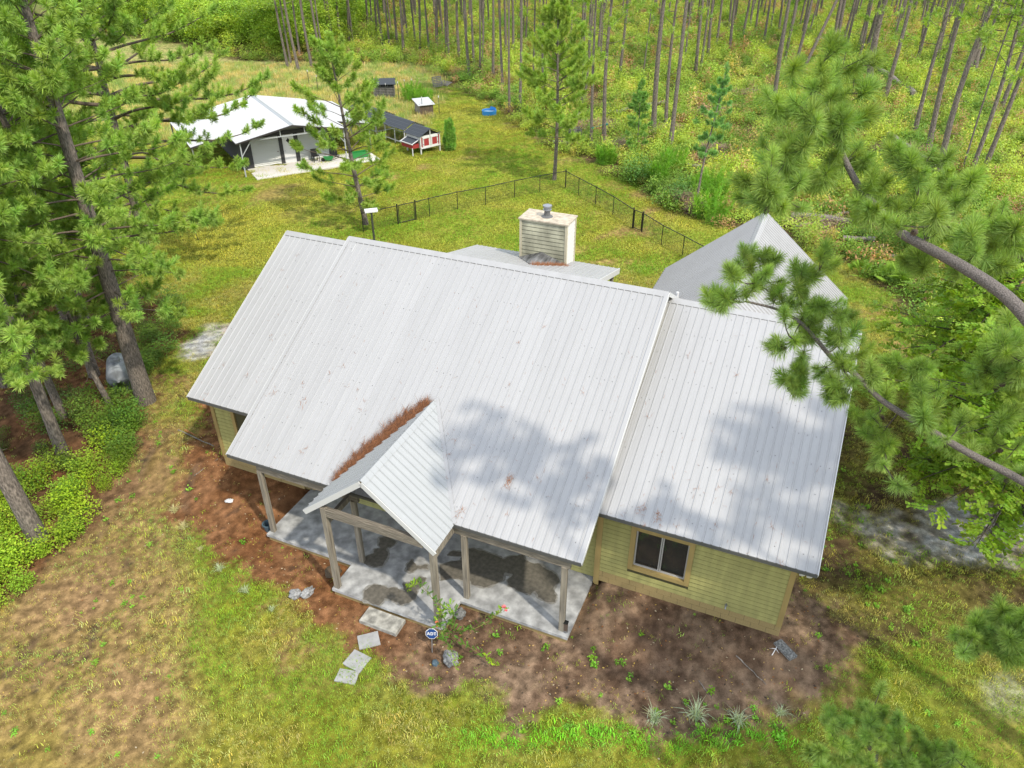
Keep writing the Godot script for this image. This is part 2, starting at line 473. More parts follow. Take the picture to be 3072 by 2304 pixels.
# the boards under a slope: a flat slab just below the panels
func deck(parent: Node, a: Vector3, b: Vector3, c: Vector3, d: Vector3, thick: float, m: Material, called := "roof_deck") -> void:
	var n := (b - a).cross(d - a).normalized()
	if n.y < 0: n = -n
	var lo := -n * 0.006
	var dn := -n * thick
	var mb := MB.new()
	if (b - a).cross(d - a).y > 0: mb.hexa(a + lo, b + lo, c + lo, d + lo, a + dn, b + dn, c + dn, d + dn)
	else: mb.hexa(d + lo, c + lo, b + lo, a + lo, d + dn, c + dn, b + dn, a + dn)
	put(called, mb, m, parent)

func ridge_cap(parent: Node, a: Vector3, b: Vector3, s1: Vector3, s2: Vector3, w: float, m: Material) -> void:
	var mb := MB.new()
	var t1 := s1.normalized() * w; var t2 := s2.normalized() * w
	var up := Vector3.UP * 0.035
	var e := Vector3.UP * 0.012
	mb.quad(a + t1 + up - e, b + t1 + up - e, b + up, a + up)
	mb.quad(a + up, b + up, b + t2 + up - e, a + t2 + up - e)
	mb.quad(a + t1 + up - e * 2, b + t1 + up - e * 2, b + t1 + up - e, a + t1 + up - e)
	put("ridge_cap", mb, m, parent)
	var cl := MB.new()
	var off := s1.normalized() * (w - 0.012)
	var d := (b - a).normalized(); var l := (b - a).length()
	var q := 0.03
	while q < l - 0.2:
		cl.bar(a + off + d * q + Vector3.UP * 0.006, a + off + d * (q + 0.17) + Vector3.UP * 0.006, 0.02, 0.026)
		q += 0.2286
	var o := put("closure_strip", cl, M.black, parent, "stuff")

# lapped boards on a wall; out is the outward direction
func siding(parent: Node, a: Vector3, along: Vector3, length: float, out: Vector3, y0: float, y1: float, expo: float, key: String, holes := []) -> void:
	var u := along.normalized()
	var y := y0
	var k := 0
	while y < y1 - 0.02:
		var top := minf(y + expo - 0.026, y1)
		var spans := [[0.0, length]]
		for h in holes:
			if top > h[2] and y < h[3]:
				var nx := []
				for s in spans:
					if h[0] > s[0]: nx.append([s[0], minf(h[0], s[1])])
					if h[1] < s[1]: nx.append([maxf(h[1], s[0]), s[1]])
				spans = nx
		for s in spans:
			if s[1] - s[0] < 0.02: continue
			var mb := MB.new()
			var p: Vector3 = a + u * s[0] + Vector3.UP * (y - a.y); var q: Vector3 = a + u * s[1] + Vector3.UP * (y - a.y)
			var h := Vector3.UP * (top - y)
			var o1 := out * 0.03; var o2 := out * 0.014
			mb.hexa(p + h + o2, q + h + o2, q + h, p + h, p + o1, q + o1, q, p)
			put("siding_board", mb, M["%s%d" % [key, (k * 7 + int(s[0])) % 3]], parent)
		y += expo
		k += 1

func blocks(parent: Node, a: Vector3, along: Vector3, length: float, out: Vector3, y0: float, rows: int, bl := 0.4064, bh := 0.2032) -> void:
	var u := along.normalized()
	for r in rows:
		var x := -0.2032 if r % 2 else 0.0
		while x < length - 0.01:
			var x0 := maxf(x, 0.0) + 0.004; var x1 := minf(x + bl, length) - 0.004
			if x1 - x0 > 0.03:
				var mb := MB.new()
				var jit := rng.randf_range(-0.004, 0.004)
				var p := Vector3(a.x, y0 + r * bh + 0.004, a.z) + u * x0; var q := Vector3(a.x, y0 + r * bh + 0.004, a.z) + u * x1
				var h := Vector3.UP * (bh - 0.008)
				var o := out * (0.012 + jit); var b := -out * 0.15
				mb.hexa(p + h + o, q + h + o, q + h + b, p + h + b, p + o, q + o, q + b, p + b)
				put("foundation_block", mb, M["block%d" % rng.randi_range(0, 2)], parent)
			x += bl

func boxpart(called: String, parent: Node, p: Vector3, q: Vector3, m: Material) -> MeshInstance3D:
	var mb := MB.new()
	mb.box(p, q)
	return put(called, mb, m, parent)

func barpart(called: String, parent: Node, a: Vector3, b: Vector3, w: float, h: float, m: Material) -> MeshInstance3D:
	var mb := MB.new()
	mb.bar(a, b, w, h)
	return put(called, mb, m, parent)

# a flat outline with a ragged edge, lying at height y
func blot(called: String, parent: Node, flat: Array, y: float, m: Material, rag := 0.04, grow := 0.0) -> void:
	var p := []
	for i in range(0, flat.size(), 2): p.append(Vector2(flat[i], flat[i + 1]))
	for pass_ in 2:
		var q := []
		for i in p.size():
			var a: Vector2 = p[i]; var b: Vector2 = p[(i + 1) % p.size()]
			q.append(a)
			q.append((a + b) / 2 + Vector2(rng.randf_range(-1, 1), rng.randf_range(-1, 1)) * rag)
		p = q
		rag *= 0.6
	var pk := PackedVector2Array(p)
	if grow > 0.0:
		var bigger := Geometry2D.offset_polygon(pk, grow, Geometry2D.JOIN_ROUND)
		if bigger.size(): pk = bigger[0]
	var t := Geometry2D.triangulate_polygon(pk)
	var mb := MB.new()
	for i in range(0, t.size(), 3):
		var a := hv(pk[t[i]].x, pk[t[i]].y, y); var b := hv(pk[t[i + 1]].x, pk[t[i + 1]].y, y); var c := hv(pk[t[i + 2]].x, pk[t[i + 2]].y, y)
		if (b - a).cross(c - a).y > 0: mb.tri(a, b, c)
		else: mb.tri(a, c, b)
	if mb.v.size(): put(called, mb, m, parent)

func gable_wall(parent: Node, u: float, v0: float, v1: float, vr: float, y0: float, ye0: float, ye1: float, yr: float, t: float, m: Material) -> void:
	# an end wall in the plane x = u, thickness t
	var f := [hv(u, v0, y0), hv(u, v1, y0), hv(u, v1, ye1), hv(u, vr, yr), hv(u, v0, ye0)]
	var mb := MB.new()
	var d := Vector3(t, 0, 0)
	for i in 5:
		var a: Vector3 = f[i]; var b: Vector3 = f[(i + 1) % 5]
		mb.quad(a, b, b + d, a + d)
	for i in [1, 2, 3]:
		mb.tri(f[0], f[i], f[i + 1])
		mb.tri(f[0] + d, f[i + 1] + d, f[i] + d)
	put("wall", mb, m, parent)

func build_window(parent: Node, u0: float, u1: float, y0: float, y1: float, v: float, tw: float) -> void:
	var w := node("window", parent)
	var mb := MB.new()
	for b in [[u0, u1, y1 - tw, y1], [u0, u1, y0, y0 + tw], [u0, u0 + tw, y0 + tw, y1 - tw], [u1 - tw, u1, y0 + tw, y1 - tw]]:
		mb.box(hv(b[0], v - 0.045, b[2]), hv(b[1], v + 0.10, b[3]))
	put("trim_board", mb, M.trim, w)
	var a := u0 + tw; var c := u1 - tw; var e := y0 + tw; var g := y1 - tw
	mb = MB.new()
	var fw := 0.045; var mid := (a + c) / 2
	for b in [[a, c, g - fw, g], [a, c, e, e + fw], [a, a + fw, e + fw, g - fw], [c - fw, c, e + fw, g - fw], [mid - fw, mid - 0.006, e + fw, g - fw], [mid + 0.006, mid + fw, e + fw, g - fw]]:
		mb.box(hv(b[0] + 0.002, v + 0.045, b[2] + 0.002), hv(b[1] - 0.002, v + 0.09, b[3] - 0.002))
	put("frame", mb, M.frame, w)
	for p in [[a + fw, mid - fw], [mid + fw, c - fw]]:
		mb = MB.new()
		mb.quad(hv(p[0], v + 0.065, e + fw), hv(p[1], v + 0.065, e + fw), hv(p[1], v + 0.065, g - fw), hv(p[0], v + 0.065, g - fw))
		put("pane", mb, M.glass, w)
	mb = MB.new()
	mb.quad(hv(a, v + 0.16, e), hv(c, v + 0.16, e), hv(c, v + 0.16, g), hv(a, v + 0.16, g))
	put("insect_screen", mb, M.screen, w)

func build_house() -> void:
	house = thing("farmhouse", "pale green farmhouse under a white ribbed metal roof, with a front porch", "house", HO, YAW)
	var H := house
	var L := 11.4
	var ys := -0.1616
	var W := [M.roof0, M.roof1, M.roof2]
	# --- roofs: [name, u0, u1, v eave, y eave, v ridge, y ridge]
	var R := [["main_roof", 0.0, L, 0.0, 2.708, 7.53, 6.956], ["left_wing_roof", -2.56, 0.4, 1.282, 3.356, 7.356, 6.836], ["right_wing_roof", L - 0.5, L + 5.5, 1.479, 3.169, 8.28, 6.42]]
	for r in R:
		var g := node(r[0], H)
		var e0 := hv(r[1], r[3], r[4]); var k0 := hv(r[1], r[5], r[6])
		var back := hv(0, r[5] - r[3], r[4] - r[6])
		var al := Vector3(r[2] - r[1], 0, 0)
		panels(g, e0, al, al.x, k0 - e0, W)
		panels(g, hv(r[1], 2 * r[5] - r[3], r[4]), al, al.x, k0 - hv(r[1], 2 * r[5] - r[3], r[4]), W)
		deck(g, e0, e0 + al, k0 + al, k0, 0.1, M.soffit)
		deck(g, k0, k0 + al, k0 + al + back, k0 + back, 0.1, M.soffit)
		ridge_cap(g, k0, k0 + al, e0 - k0, back, 0.2, M.roof2)
		# eave and rake edges
		var sl := (k0 - e0)
		var nn := Vector3(0, sl.z * -1.0, sl.y).normalized()
		barpart("eave_trim", g, e0 + Vector3(0, -0.055, 0.012), e0 + al + Vector3(0, -0.055, 0.012), 0.02, 0.1, M.dark_edge)
		for s in [0, 1]:
			var x: Vector3 = al * s + Vector3(0.012 if s else -0.012, 0, 0)
			var mb := MB.new()
			mb.bar(e0 + x - Vector3(0, 0.05, 0), k0 + x - Vector3(0, 0.05, 0), 0.02, 0.13)
			mb.bar(k0 + x - Vector3(0, 0.05, 0), k0 + back + x - Vector3(0, 0.05, 0), 0.02, 0.13)
			put("rake_trim", mb, M.white_trim, g)
		if r[0] == "main_roof":
			for s in [0.0, L]:
				var cap := MB.new()
				var d2 := 0.11 if s == 0.0 else -0.11
				var a0 := e0 + Vector3(s, 0, 0) + nn * 0.03; var k2 := k0 + Vector3(s, 0, 0) + nn * 0.03
				cap.hexa(a0 + Vector3(0, 0, 0), a0 + Vector3(d2, 0, 0), k2 + Vector3(d2, 0, 0), k2, a0 - nn * 0.06, a0 + Vector3(d2, 0, 0) - nn * 0.04, k2 + Vector3(d2, 0, 0) - nn * 0.04, k2 - nn * 0.06)
				put("rake_cap", cap, M.roof2, g)
		# screw heads along the panels
		var sc := MB.new()
		var us: float = r[1] + 0.1143
		var rowlen := sl.length()
		while us < r[2]:
			for k in 9:
				if rng.randf() < 0.35:
					var p := hv(us, r[3], r[4]) + sl * ((k + 0.5) / 9.0) + nn * 0.006
					sc.box(p - Vector3(0.008, 0.006, 0.008), p + Vector3(0.008, 0.008, 0.008))
			us += 0.2286
		put("screw_heads", sc, M.dull_steel, g, "stuff")
	# sheet joint closing the step between the main roof and the wings
	gable_wall(H, L - 0.35, 2.3, 13.4, 7.53, 2.5, 3.85, 3.6, 6.82, 0.12, M.siding1)
	gable_wall(H, 0.3, 2.3, 13.4, 7.53, 2.5, 3.85, 3.6, 6.82, 0.12, M.siding1)
	# --- ell at the back right
	var g2 := node("back_wing_roof", H)
	var er := 13.04; var el := 9.28; var e2 := 16.8; var ye := 3.2; var yr := 6.341; var b0 := 8.2; var b1 := 17.62
	panels(g2, hv(el, b1, ye), hv(0, b0 - b1, 0), b1 - b0, hv(er - el, 0, yr - ye), W, 0.9144, 0.2286, 0.034)
	panels(g2, hv(e2, b1, ye), hv(0, b0 - b1, 0), b1 - b0, hv(er - e2, 0, yr - ye), W, 0.9144, 0.2286, 0.034)
	deck(g2, hv(el, b0, ye), hv(er, b0, yr), hv(er, b1, yr), hv(el, b1, ye), 0.1, M.soffit)
	deck(g2, hv(er, b0, yr), hv(e2, b0, ye), hv(e2, b1, ye), hv(er, b1, yr), 0.1, M.soffit)
	ridge_cap(g2, hv(er, b1, yr), hv(er, b0, yr), hv(el - er, 0, ye - yr), hv(e2 - er, 0, ye - yr), 0.2, M.roof2)
	for s in [el, e2]:
		barpart("rake_trim", g2, hv(s, b1 + 0.012, ye - 0.05), hv(er, b1 + 0.012, yr - 0.05), 0.02, 0.13, M.white_trim)
		barpart("eave_trim", g2, hv(s + (0.012 if s > er else -0.012), b0, ye - 0.05), hv(s + (0.012 if s > er else -0.012), b1, ye - 0.05), 0.02, 0.11, M.dark_edge)
	var vp := MB.new()
	vp.lathe([Vector2(0.055, -0.25), Vector2(0.055, 0.32), Vector2(0.045, 0.33), Vector2(0, 0.33)], hv(10.9, 12.0, 4.56), 10)
	put("vent_pipe", vp, M.white, g2)
	# --- low porch roof behind the ridge
	var g3 := node("back_porch_roof", H)
	panels(g3, hv(0.56, 16.64, 3.3), Vector3(1, 0, 0), 6.89, hv(0, 11.9 - 16.64, 4.48 - 3.3), W)
	deck(g3, hv(0.56, 11.9, 4.48), hv(7.45, 11.9, 4.48), hv(7.45, 16.64, 3.3), hv(0.56, 16.64, 3.3), 0.16, M.white_trim)
	barpart("rake_trim", g3, hv(7.465, 11.9, 4.38), hv(7.465, 16.64, 3.2), 0.03, 0.24, M.white_trim)
	for u in [0.75, 7.25]:
		var pm := MB.new()
		pm.post(hv(u - 0.07, 16.3, -0.02), hv(u + 0.07, 16.16, 3.2), 0.01)
		put("porch_post", pm, M.grey_wood1, H)
	# --- walls
	var yf := 0.41
	var Ex := 0.157
	# right wing front, with its window
	var win := [12.17, 13.92, 0.846, 2.517]
	boxpart("wall", H, hv(11.26, 2.11, 0.0), hv(12.3, 2.26, 3.36), M.siding_back)
	boxpart("wall", H, hv(13.8, 2.11, 0.0), hv(16.46, 2.26, 3.36), M.siding_back)
	boxpart("wall", H, hv(12.3, 2.11, 0.0), hv(13.8, 2.26, 0.96), M.siding_back)
	boxpart("wall", H, hv(12.3, 2.11, 2.4), hv(13.8, 2.26, 3.36), M.siding_back)
	siding(H, hv(11.36, 2.11, yf), Vector3(1, 0, 0), 5.0, Vector3(0, 0, 1), yf, 3.36, Ex, "siding", [[win[0] - 11.36, win[1] - 11.36, win[2], win[3]]])
	blocks(H, hv(11.26, 2.095, 0), Vector3(1, 0, 0), 5.24, Vector3(0, 0, 1), 0.0, 2)
	boxpart("corner_board", H, hv(16.36, 2.06, yf - 0.03), hv(16.5, 2.11, 3.36), M.trim)
	boxpart("corner_board", H, hv(16.45, 2.11, yf - 0.03), hv(16.5, 2.25, 3.36), M.trim)
	boxpart("corner_board", H, hv(11.24, 2.065, yf - 0.6), hv(11.36, 2.11, 3.36), M.trim)
	boxpart("corner_board", H, hv(11.2, 2.07, -0.16), hv(11.245, 2.3, 2.9), M.trim)
	build_window(H, win[0], win[1], win[2], win[3], 2.1, 0.14)
	# right end wall, back walls
	gable_wall(H, 16.31, 2.26, 14.3, 8.28, 0.0, 3.5, 3.5, 6.3, 0.14, M.siding1)
	siding(H, hv(16.45, 2.26, yf), Vector3(0, 0, -1), 12.0, Vector3(1, 0, 0), yf, 3.4, Ex, "siding")
	gable_wall(H, -2.5, 2.2, 12.7, 7.36, 0.0, 3.6, 3.6, 6.7, 0.14, M.siding1)
	siding(H, hv(-2.5, 12.7, yf), Vector3(0, 0, 1), 10.5, Vector3(-1, 0, 0), yf, 3.5, Ex, "siding")
	boxpart("wall", H, hv(-2.5, 12.7, 0.0), hv(9.7, 12.84, 3.7), M.siding1)
	boxpart("wall", H, hv(9.7, 12.7, 0.0), hv(9.84, 17.3, 3.3), M.siding1)
	boxpart("wall", H, hv(16.2, 14.3, 0.0), hv(16.34, 17.3, 3.3), M.siding1)
	var gw := MB.new()
	gw.quad(hv(9.7, 17.3, 0), hv(16.34, 17.3, 0), hv(16.34, 17.3, 3.4), hv(9.7, 17.3, 3.4))
	gw.tri(hv(9.7, 17.3, 3.4), hv(16.34, 17.3, 3.4), hv(13.04, 17.3, 6.2))
	put("wall", gw, M.siding1, H)
	# left wing front
	boxpart("wall", H, hv(-2.5, 2.045, 0.0), hv(0.3, 2.2, 3.62), M.siding_back)
	siding(H, hv(-2.38, 2.045, yf), Vector3(1, 0, 0), 2.6, Vector3(0, 0, 1), yf, 3.62, Ex, "siding", [[0.72, 2.6, 0.9, 2.75]])
	blocks(H, hv(-2.5, 2.03, 0), Vector3(1, 0, 0), 3.4, Vector3(0, 0, 1), 0.0, 2)
	boxpart("corner_board", H, hv(-2.51, 2.0, yf - 0.03), hv(-2.38, 2.045, 3.62), M.trim)
	boxpart("corner_board", H, hv(-2.53, 2.0, yf - 0.03), hv(-2.5, 2.2, 3.62), M.trim)
	build_window(H, -1.66, -0.1, 0.95, 2.7, 2.035, 0.14)
	# porch wall
	boxpart("wall", H, hv(0.3, 2.31, -0.3), hv(11.2, 2.45, 3.9), M.siding_back)
	siding(H, hv(0.3, 2.31, ys + 0.02), Vector3(1, 0, 0), 10.9, Vector3(0, 0, 1), ys + 0.02, 3.8, Ex, "siding", [[5.2, 6.3, -0.2, 2.0]])
	boxpart("front_door", H, hv(5.3, 2.27, ys + 0.03), hv(6.2, 2.31, 1.9), M.dark)
	boxpart("porch_corner", H, hv(1.0, 2.26, ys), hv(1.12, 2.31, 3.8), M.trim)
	blocks(H, hv(0.3, 2.3, 0), Vector3(1, 0, 0), 0.8, Vector3(0, 0, 1), -0.25, 2)
	# --- porch floor
	var pf := MB.new()
	var ph := [[0.952, -0.112, 11.177, 2.305], [4.1925, -1.179, 7.897, -0.112]]
	for p in ph: pf.box(hv(p[0], p[1], ys - 0.1), hv(p[2], p[3], ys))
	var floor_ := put("porch_floor", pf, M.concrete, H)
	var base := node("porch_base", H)
	blocks(base, hv(0.99, -0.06, 0), Vector3(1, 0, 0), 3.2, Vector3(0, 0, 1), ys - 0.1 - 0.2032 * 2, 2)
	blocks(base, hv(7.87, -0.06, 0), Vector3(1, 0, 0), 3.27, Vector3(0, 0, 1), ys - 0.1 - 0.2032 * 2, 2)
	blocks(base, hv(4.23, -1.13, 0), Vector3(1, 0, 0), 3.63, Vector3(0, 0, 1), ys - 0.1 - 0.2032 * 2, 2)
	blocks(base, hv(7.85, -1.13, 0), hv(0, 1, 0), 1.05, Vector3(1, 0, 0), ys - 0.1 - 0.2032 * 2, 2)
	blocks(base, hv(11.13, -0.06, 0), hv(0, 1, 0), 2.1, Vector3(1, 0, 0), ys - 0.1 - 0.2032 * 2, 2)
	blot("damp_stain", floor_, [6.67, 0.91, 6.95, 1.17, 7.19, 1.32, 7.14, 1.48, 6.72, 1.35, 6.81, 1.59, 7.09, 1.65, 7.31, 1.93, 7.75, 1.95, 8.17, 1.92, 8.36, 1.87, 8.51, 2.07, 8.74, 2.17, 8.83, 2.28, 9.02, 2.11, 9.32, 2.06, 9.49, 2.13, 9.81, 2, 10.09, 1.94, 10.28, 1.68, 10.21, 1.36, 10.37, 1.18, 10.41, 0.91, 10.25, 0.84, 9.91, 0.9, 9.75, 1.08, 9.66, 0.91, 9.25, 0.9, 8.93, 0.97, 8.83, 1.15, 8.89, 1.43, 8.62, 1.36, 8.71, 1.09, 8.53, 0.84, 8.3, 0.62, 7.92, 0.58, 7.72, 0.79, 7.58, 0.61, 7.27, 0.56, 7, 0.36], ys + 0.005, M.damp)
	blot("damp_edge", floor_, [6.67, 0.91, 6.95, 1.17, 7.19, 1.32, 7.14, 1.48, 6.72, 1.35, 6.81, 1.59, 7.09, 1.65, 7.31, 1.93, 7.75, 1.95, 8.17, 1.92, 8.36, 1.87, 8.51, 2.07, 8.74, 2.17, 8.83, 2.28, 9.02, 2.11, 9.32, 2.06, 9.49, 2.13, 9.81, 2, 10.09, 1.94, 10.28, 1.68, 10.21, 1.36, 10.37, 1.18, 10.41, 0.91, 10.25, 0.84, 9.91, 0.9, 9.75, 1.08, 9.66, 0.91, 9.25, 0.9, 8.93, 0.97, 8.83, 1.15, 8.89, 1.43, 8.62, 1.36, 8.71, 1.09, 8.53, 0.84, 8.3, 0.62, 7.92, 0.58, 7.72, 0.79, 7.58, 0.61, 7.27, 0.56, 7, 0.36], ys + 0.0025, M.damp_edge, 0.05, 0.045)
	blot("damp_stain", floor_, [4.36, 1.17, 4.57, 1.32, 4.96, 1.23, 4.92, 0.98, 4.83, 0.83, 5.02, 0.63, 5.1, 0.17, 4.86, 0.02, 4.48, 0.07, 4.37, 0.24, 4.56, 0.49, 4.48, 0.68, 4.64, 0.78, 4.52, 0.87], ys + 0.005, M.damp)
	blot("damp_edge", floor_, [4.36, 1.17, 4.57, 1.32, 4.96, 1.23, 4.92, 0.98, 4.83, 0.83, 5.02, 0.63, 5.1, 0.17, 4.86, 0.02, 4.48, 0.07, 4.37, 0.24, 4.56, 0.49, 4.48, 0.68, 4.64, 0.78, 4.52, 0.87], ys + 0.0025, M.damp_edge, 0.05, 0.045)
	blot("damp_stain", floor_, [5.2, -1.02, 5.12, -0.86, 5.26, -0.56, 5.6, -0.5, 5.74, -0.53, 5.92, -0.41, 6.06, -0.45, 6.24, -0.4, 6.04, -0.2, 6.18, -0.09, 6.36, 0.24, 6.55, 0.27, 6.62, -0, 6.52, -0.25, 6.66, -0.54, 6.54, -0.78, 6.38, -0.92, 6.16, -0.89, 5.81, -0.9, 5.82, -1.19, 5.55, -1.21, 5.28, -1.18], ys + 0.005, M.damp)
	blot("damp_edge", floor_, [5.2, -1.02, 5.12, -0.86, 5.26, -0.56, 5.6, -0.5, 5.74, -0.53, 5.92, -0.41, 6.06, -0.45, 6.24, -0.4, 6.04, -0.2, 6.18, -0.09, 6.36, 0.24, 6.55, 0.27, 6.62, -0, 6.52, -0.25, 6.66, -0.54, 6.54, -0.78, 6.38, -0.92, 6.16, -0.89, 5.81, -0.9, 5.82, -1.19, 5.55, -1.21, 5.28, -1.18], ys + 0.0025, M.damp_edge, 0.05, 0.045)
	blot("damp_stain", floor_, [5.84, 0.28, 5.75, 0.51, 5.79, 0.77, 6.05, 0.58, 6.33, 0.76, 6.46, 0.6, 6.13, 0.51, 6.07, 0.32], ys + 0.005, M.damp)
	blot("damp_edge", floor_, [5.84, 0.28, 5.75, 0.51, 5.79, 0.77, 6.05, 0.58, 6.33, 0.76, 6.46, 0.6, 6.13, 0.51, 6.07, 0.32], ys + 0.0025, M.damp_edge, 0.05, 0.045)
	# --- posts and beams
	for u in [1.0, 4.35, 7.93, 10.86]:
		var pm := MB.new()
		pm.post(hv(u, 0.03, ys), hv(u + 0.15, 0.18, 2.32), 0.008)
		put("porch_post", pm, M["grey_wood%d" % (int(u) % 3)], H)
	barpart("porch_beam", H, hv(1.0, 0.105, 2.43), hv(4.62, 0.105, 2.43), 0.09, 0.24, M.beam_wood)
	barpart("porch_beam", H, hv(7.0, 0.105, 2.43), hv(11.1, 0.105, 2.43), 0.09, 0.24, M.beam_wood)
	for u in [4.24, 7.594]:
		var pm := MB.new()
		pm.post(hv(u, -1.126, ys), hv(u + 0.16, -0.966, 2.97 if u < 5 else 2.64), 0.008)
		put("porch_post", pm, M.grey_wood0, H)
	barpart("porch_beam", H, hv(4.26, -1.04, 2.82), hv(7.42, -1.04, 2.82), 0.15, 0.24, M.beam_wood)
	for u in [4.32, 7.67]:
		barpart("porch_beam", H, hv(u, -0.96, 2.42), hv(u, 0.15, 2.42), 0.1, 0.2, M.grey_wood1)
	# --- porch gable
	var gg := node("porch_gable_roof", H)
	var ug := 5.723; var vg := -1.106; var yg := 4.398; var wg := 2.05; var yge := 2.691; var vb := 3.0
	var GW := [M.gable_roof, M.gable_roof, M.gable_roof]
	panels(gg, hv(ug - wg, vg, yge), hv(0, 1, 0), vb - vg, hv(wg, 0, yg - yge), GW, 0.9144, 0.2286, 0.034)
	panels(gg, hv(ug + wg, vg, yge), hv(0, 1, 0), vb - vg, hv(-wg, 0, yg - yge), GW, 0.9144, 0.2286, 0.034)
	deck(gg, hv(ug - wg, vg, yge), hv(ug, vg, yg), hv(ug, vb, yg), hv(ug - wg, vb, yge), 0.05, M.soffit)
	deck(gg, hv(ug, vg, yg), hv(ug + wg, vg, yge), hv(ug + wg, vb, yge), hv(ug, vb, yg), 0.05, M.soffit)
	ridge_cap(gg, hv(ug, vg - 0.01, yg), hv(ug, vb, yg), hv(-wg, 0, yge - yg), hv(wg, 0, yge - yg), 0.17, M.gable_roof)
	for s in [-1, 1]:
		barpart("rake_trim", gg, hv(ug + s * wg, vg - 0.012, yge - 0.075), hv(ug, vg - 0.012, yg - 0.075), 0.025, 0.15, M.white_trim)
		var vl := MB.new()   # valley flashing
		var v0 := 0.0
		vl.bar(hv(ug + s * 2.03, 0.0, 2.735), hv(ug, 3.0, 4.43), 0.16, 0.012, Vector3(0, 1, 0.5))
		put("valley_flashing", vl, M.roof1, gg)
	# pine straw caught in the left valley, more on the roof
	var ps := MB.new()
	var spikes := []
	for i in 26: spikes.append([rng.randf(), rng.randf_range(0.12, 0.5)])
	for i in 4200:
		var t := pow(rng.randf(), 0.8) * 0.93
		var w := 0.03 + 0.2 * sin(PI * clampf(t * 1.05, 0, 1)) * (0.75 + 0.35 * sin(t * 23.0) + 0.25 * sin(t * 61.0))
		for sp in spikes:
			w = maxf(w, sp[1] * (1.0 - absf(t - sp[0]) * 70.0))
		w *= pow(rng.randf(), 0.7)
		var p := hv(ug - 2.0, 0.08, 2.78).lerp(hv(ug - 0.08, 2.95, 4.44), t)
		p += Vector3(-w * 0.75, w * 0.33, -w * 0.58) + Vector3(0.1, 0.02 + rng.randf() * 0.05, 0)
		ps.col = Color(1, 1, 1) * rng.randf_range(0.2, 1.1)
		straw_needle(ps, p, rng.randf_range(0.14, 0.34), Vector3(0, 0.49, -0.87), 0.0045)
	put("pine_straw_drift", ps, M.straw, gg, "stuff")
	var ls := MB.new()
	for i in 300:
		var u := rng.randf_range(-2.4, 16.6)
		var t := pow(rng.randf(), 0.6)
		var r: Array = R[0] if u > 0 and u < L else (R[1] if u <= 0 else R[2])
		var p := hv(u, r[5], r[6]).lerp(hv(u, r[3], r[4]), t) + Vector3(0, 0.018, 0)
		var k := 1 if rng.randf() < 0.85 else 6
		for j in k: straw_needle(ls, p + Vector3(rng.randf_range(-0.05, 0.05), 0, rng.randf_range(-0.05, 0.05)) * (k / 6.0), rng.randf_range(0.06, 0.16), Vector3(0, 0.49, -0.87), 0.004)
	for cl in [[8.78, 1.35, 40], [1.6, 1.9, 9], [12.4, 1.85, 14], [12.9, 1.75, 20], [7.8, 0.3, 16]]:
		for j in cl[2]:
			var u: float = cl[0] + rng.randf_range(-0.09, 0.09); var v: float = cl[1] + rng.randf_range(-0.16, 0.16)
			var yy := (2.708 + v * 0.5642) if u < L else (3.169 + (v - 1.479) * 0.478)
			straw_needle(ls, hv(u, v, yy + 0.02 + rng.randf() * 0.03), 0.13, Vector3(0, 0.49, -0.87))
	put("loose_pine_straw", ls, M.straw, node_of(H, "main_roof"), "stuff")
	# --- chimney
	var C := node("chimney", H)
	var c0 := 3.2; var c1 := 5.39; var d0 := 15.42; var d1 := 16.6; var ct := 5.38
	boxpart("core", C, hv(c0 + 0.05, d0 + 0.05, 2.9), hv(c1 - 0.05, d1 - 0.05, ct), M.siding_back)
	siding(C, hv(c0 + 0.1, d0 + 0.05, 3.3), Vector3(1, 0, 0), c1 - c0 - 0.2, Vector3(0, 0, 1), 3.3, ct, 0.18, "chsiding")
	siding(C, hv(c1 - 0.05, d0 + 0.1, 3.3), Vector3(0, 0, -1), d1 - d0 - 0.2, Vector3(1, 0, 0), 3.3, ct, 0.18, "door_white_s")
	siding(C, hv(c0 + 0.05, d1 - 0.1, 3.3), Vector3(0, 0, 1), d1 - d0 - 0.2, Vector3(-1, 0, 0), 3.3, ct, 0.18, "door_white_s")
	for q in [[c0, d0], [c1 - 0.1, d0], [c0, d1 - 0.1], [c1 - 0.1, d1 - 0.1]]:
		boxpart("corner_board", C, hv(q[0], q[1], 3.2), hv(q[0] + 0.1, q[1] + 0.1, ct + 0.001), M.cream_trim)
	boxpart("chimney_cap", C, hv(c0 - 0.04, d0 - 0.04, ct), hv(c1 + 0.04, d1 + 0.04, ct + 0.06), M.cap)
	var fl := MB.new()
	var fp := hv(4.25, 16.0, ct + 0.06)
	fl.lathe([Vector2(0.26, 0), Vector2(0.24, 0.015), Vector2(0.14, 0.07), Vector2(0.12, 0.28)], fp, 20)
	put("flue_collar", fl, M.dull_steel, C)
	fl = MB.new()
	fl.lathe([Vector2(0.13, 0.26), Vector2(0.19, 0.30), Vector2(0.19, 0.33), Vector2(0.14, 0.34), Vector2(0.14, 0.42), Vector2(0.2, 0.44), Vector2(0.2, 0.5), Vector2(0.1, 0.54), Vector2(0, 0.55)], fp, 20)
	put("flue_cap", fl, M.galv, C)
	# cricket that sheds water in front of the chimney
	var ck := MB.new()
	var cy := func(v: float) -> float: return 3.3 + (16.64 - v) * 0.249
	ck.tri(hv(c0 - 0.05, d0, cy.call(d0) + 0.02), hv(4.15, 14.3, cy.call(14.3) + 0.03), hv(4.25, d0, 4.03))
	ck.tri(hv(4.15, 14.3, cy.call(14.3) + 0.03), hv(c1 + 0.05, d0, cy.call(d0) + 0.02), hv(4.25, d0, 4.03))
	put("chimney_cricket", ck, M.cricket, C)
	var cs := MB.new()
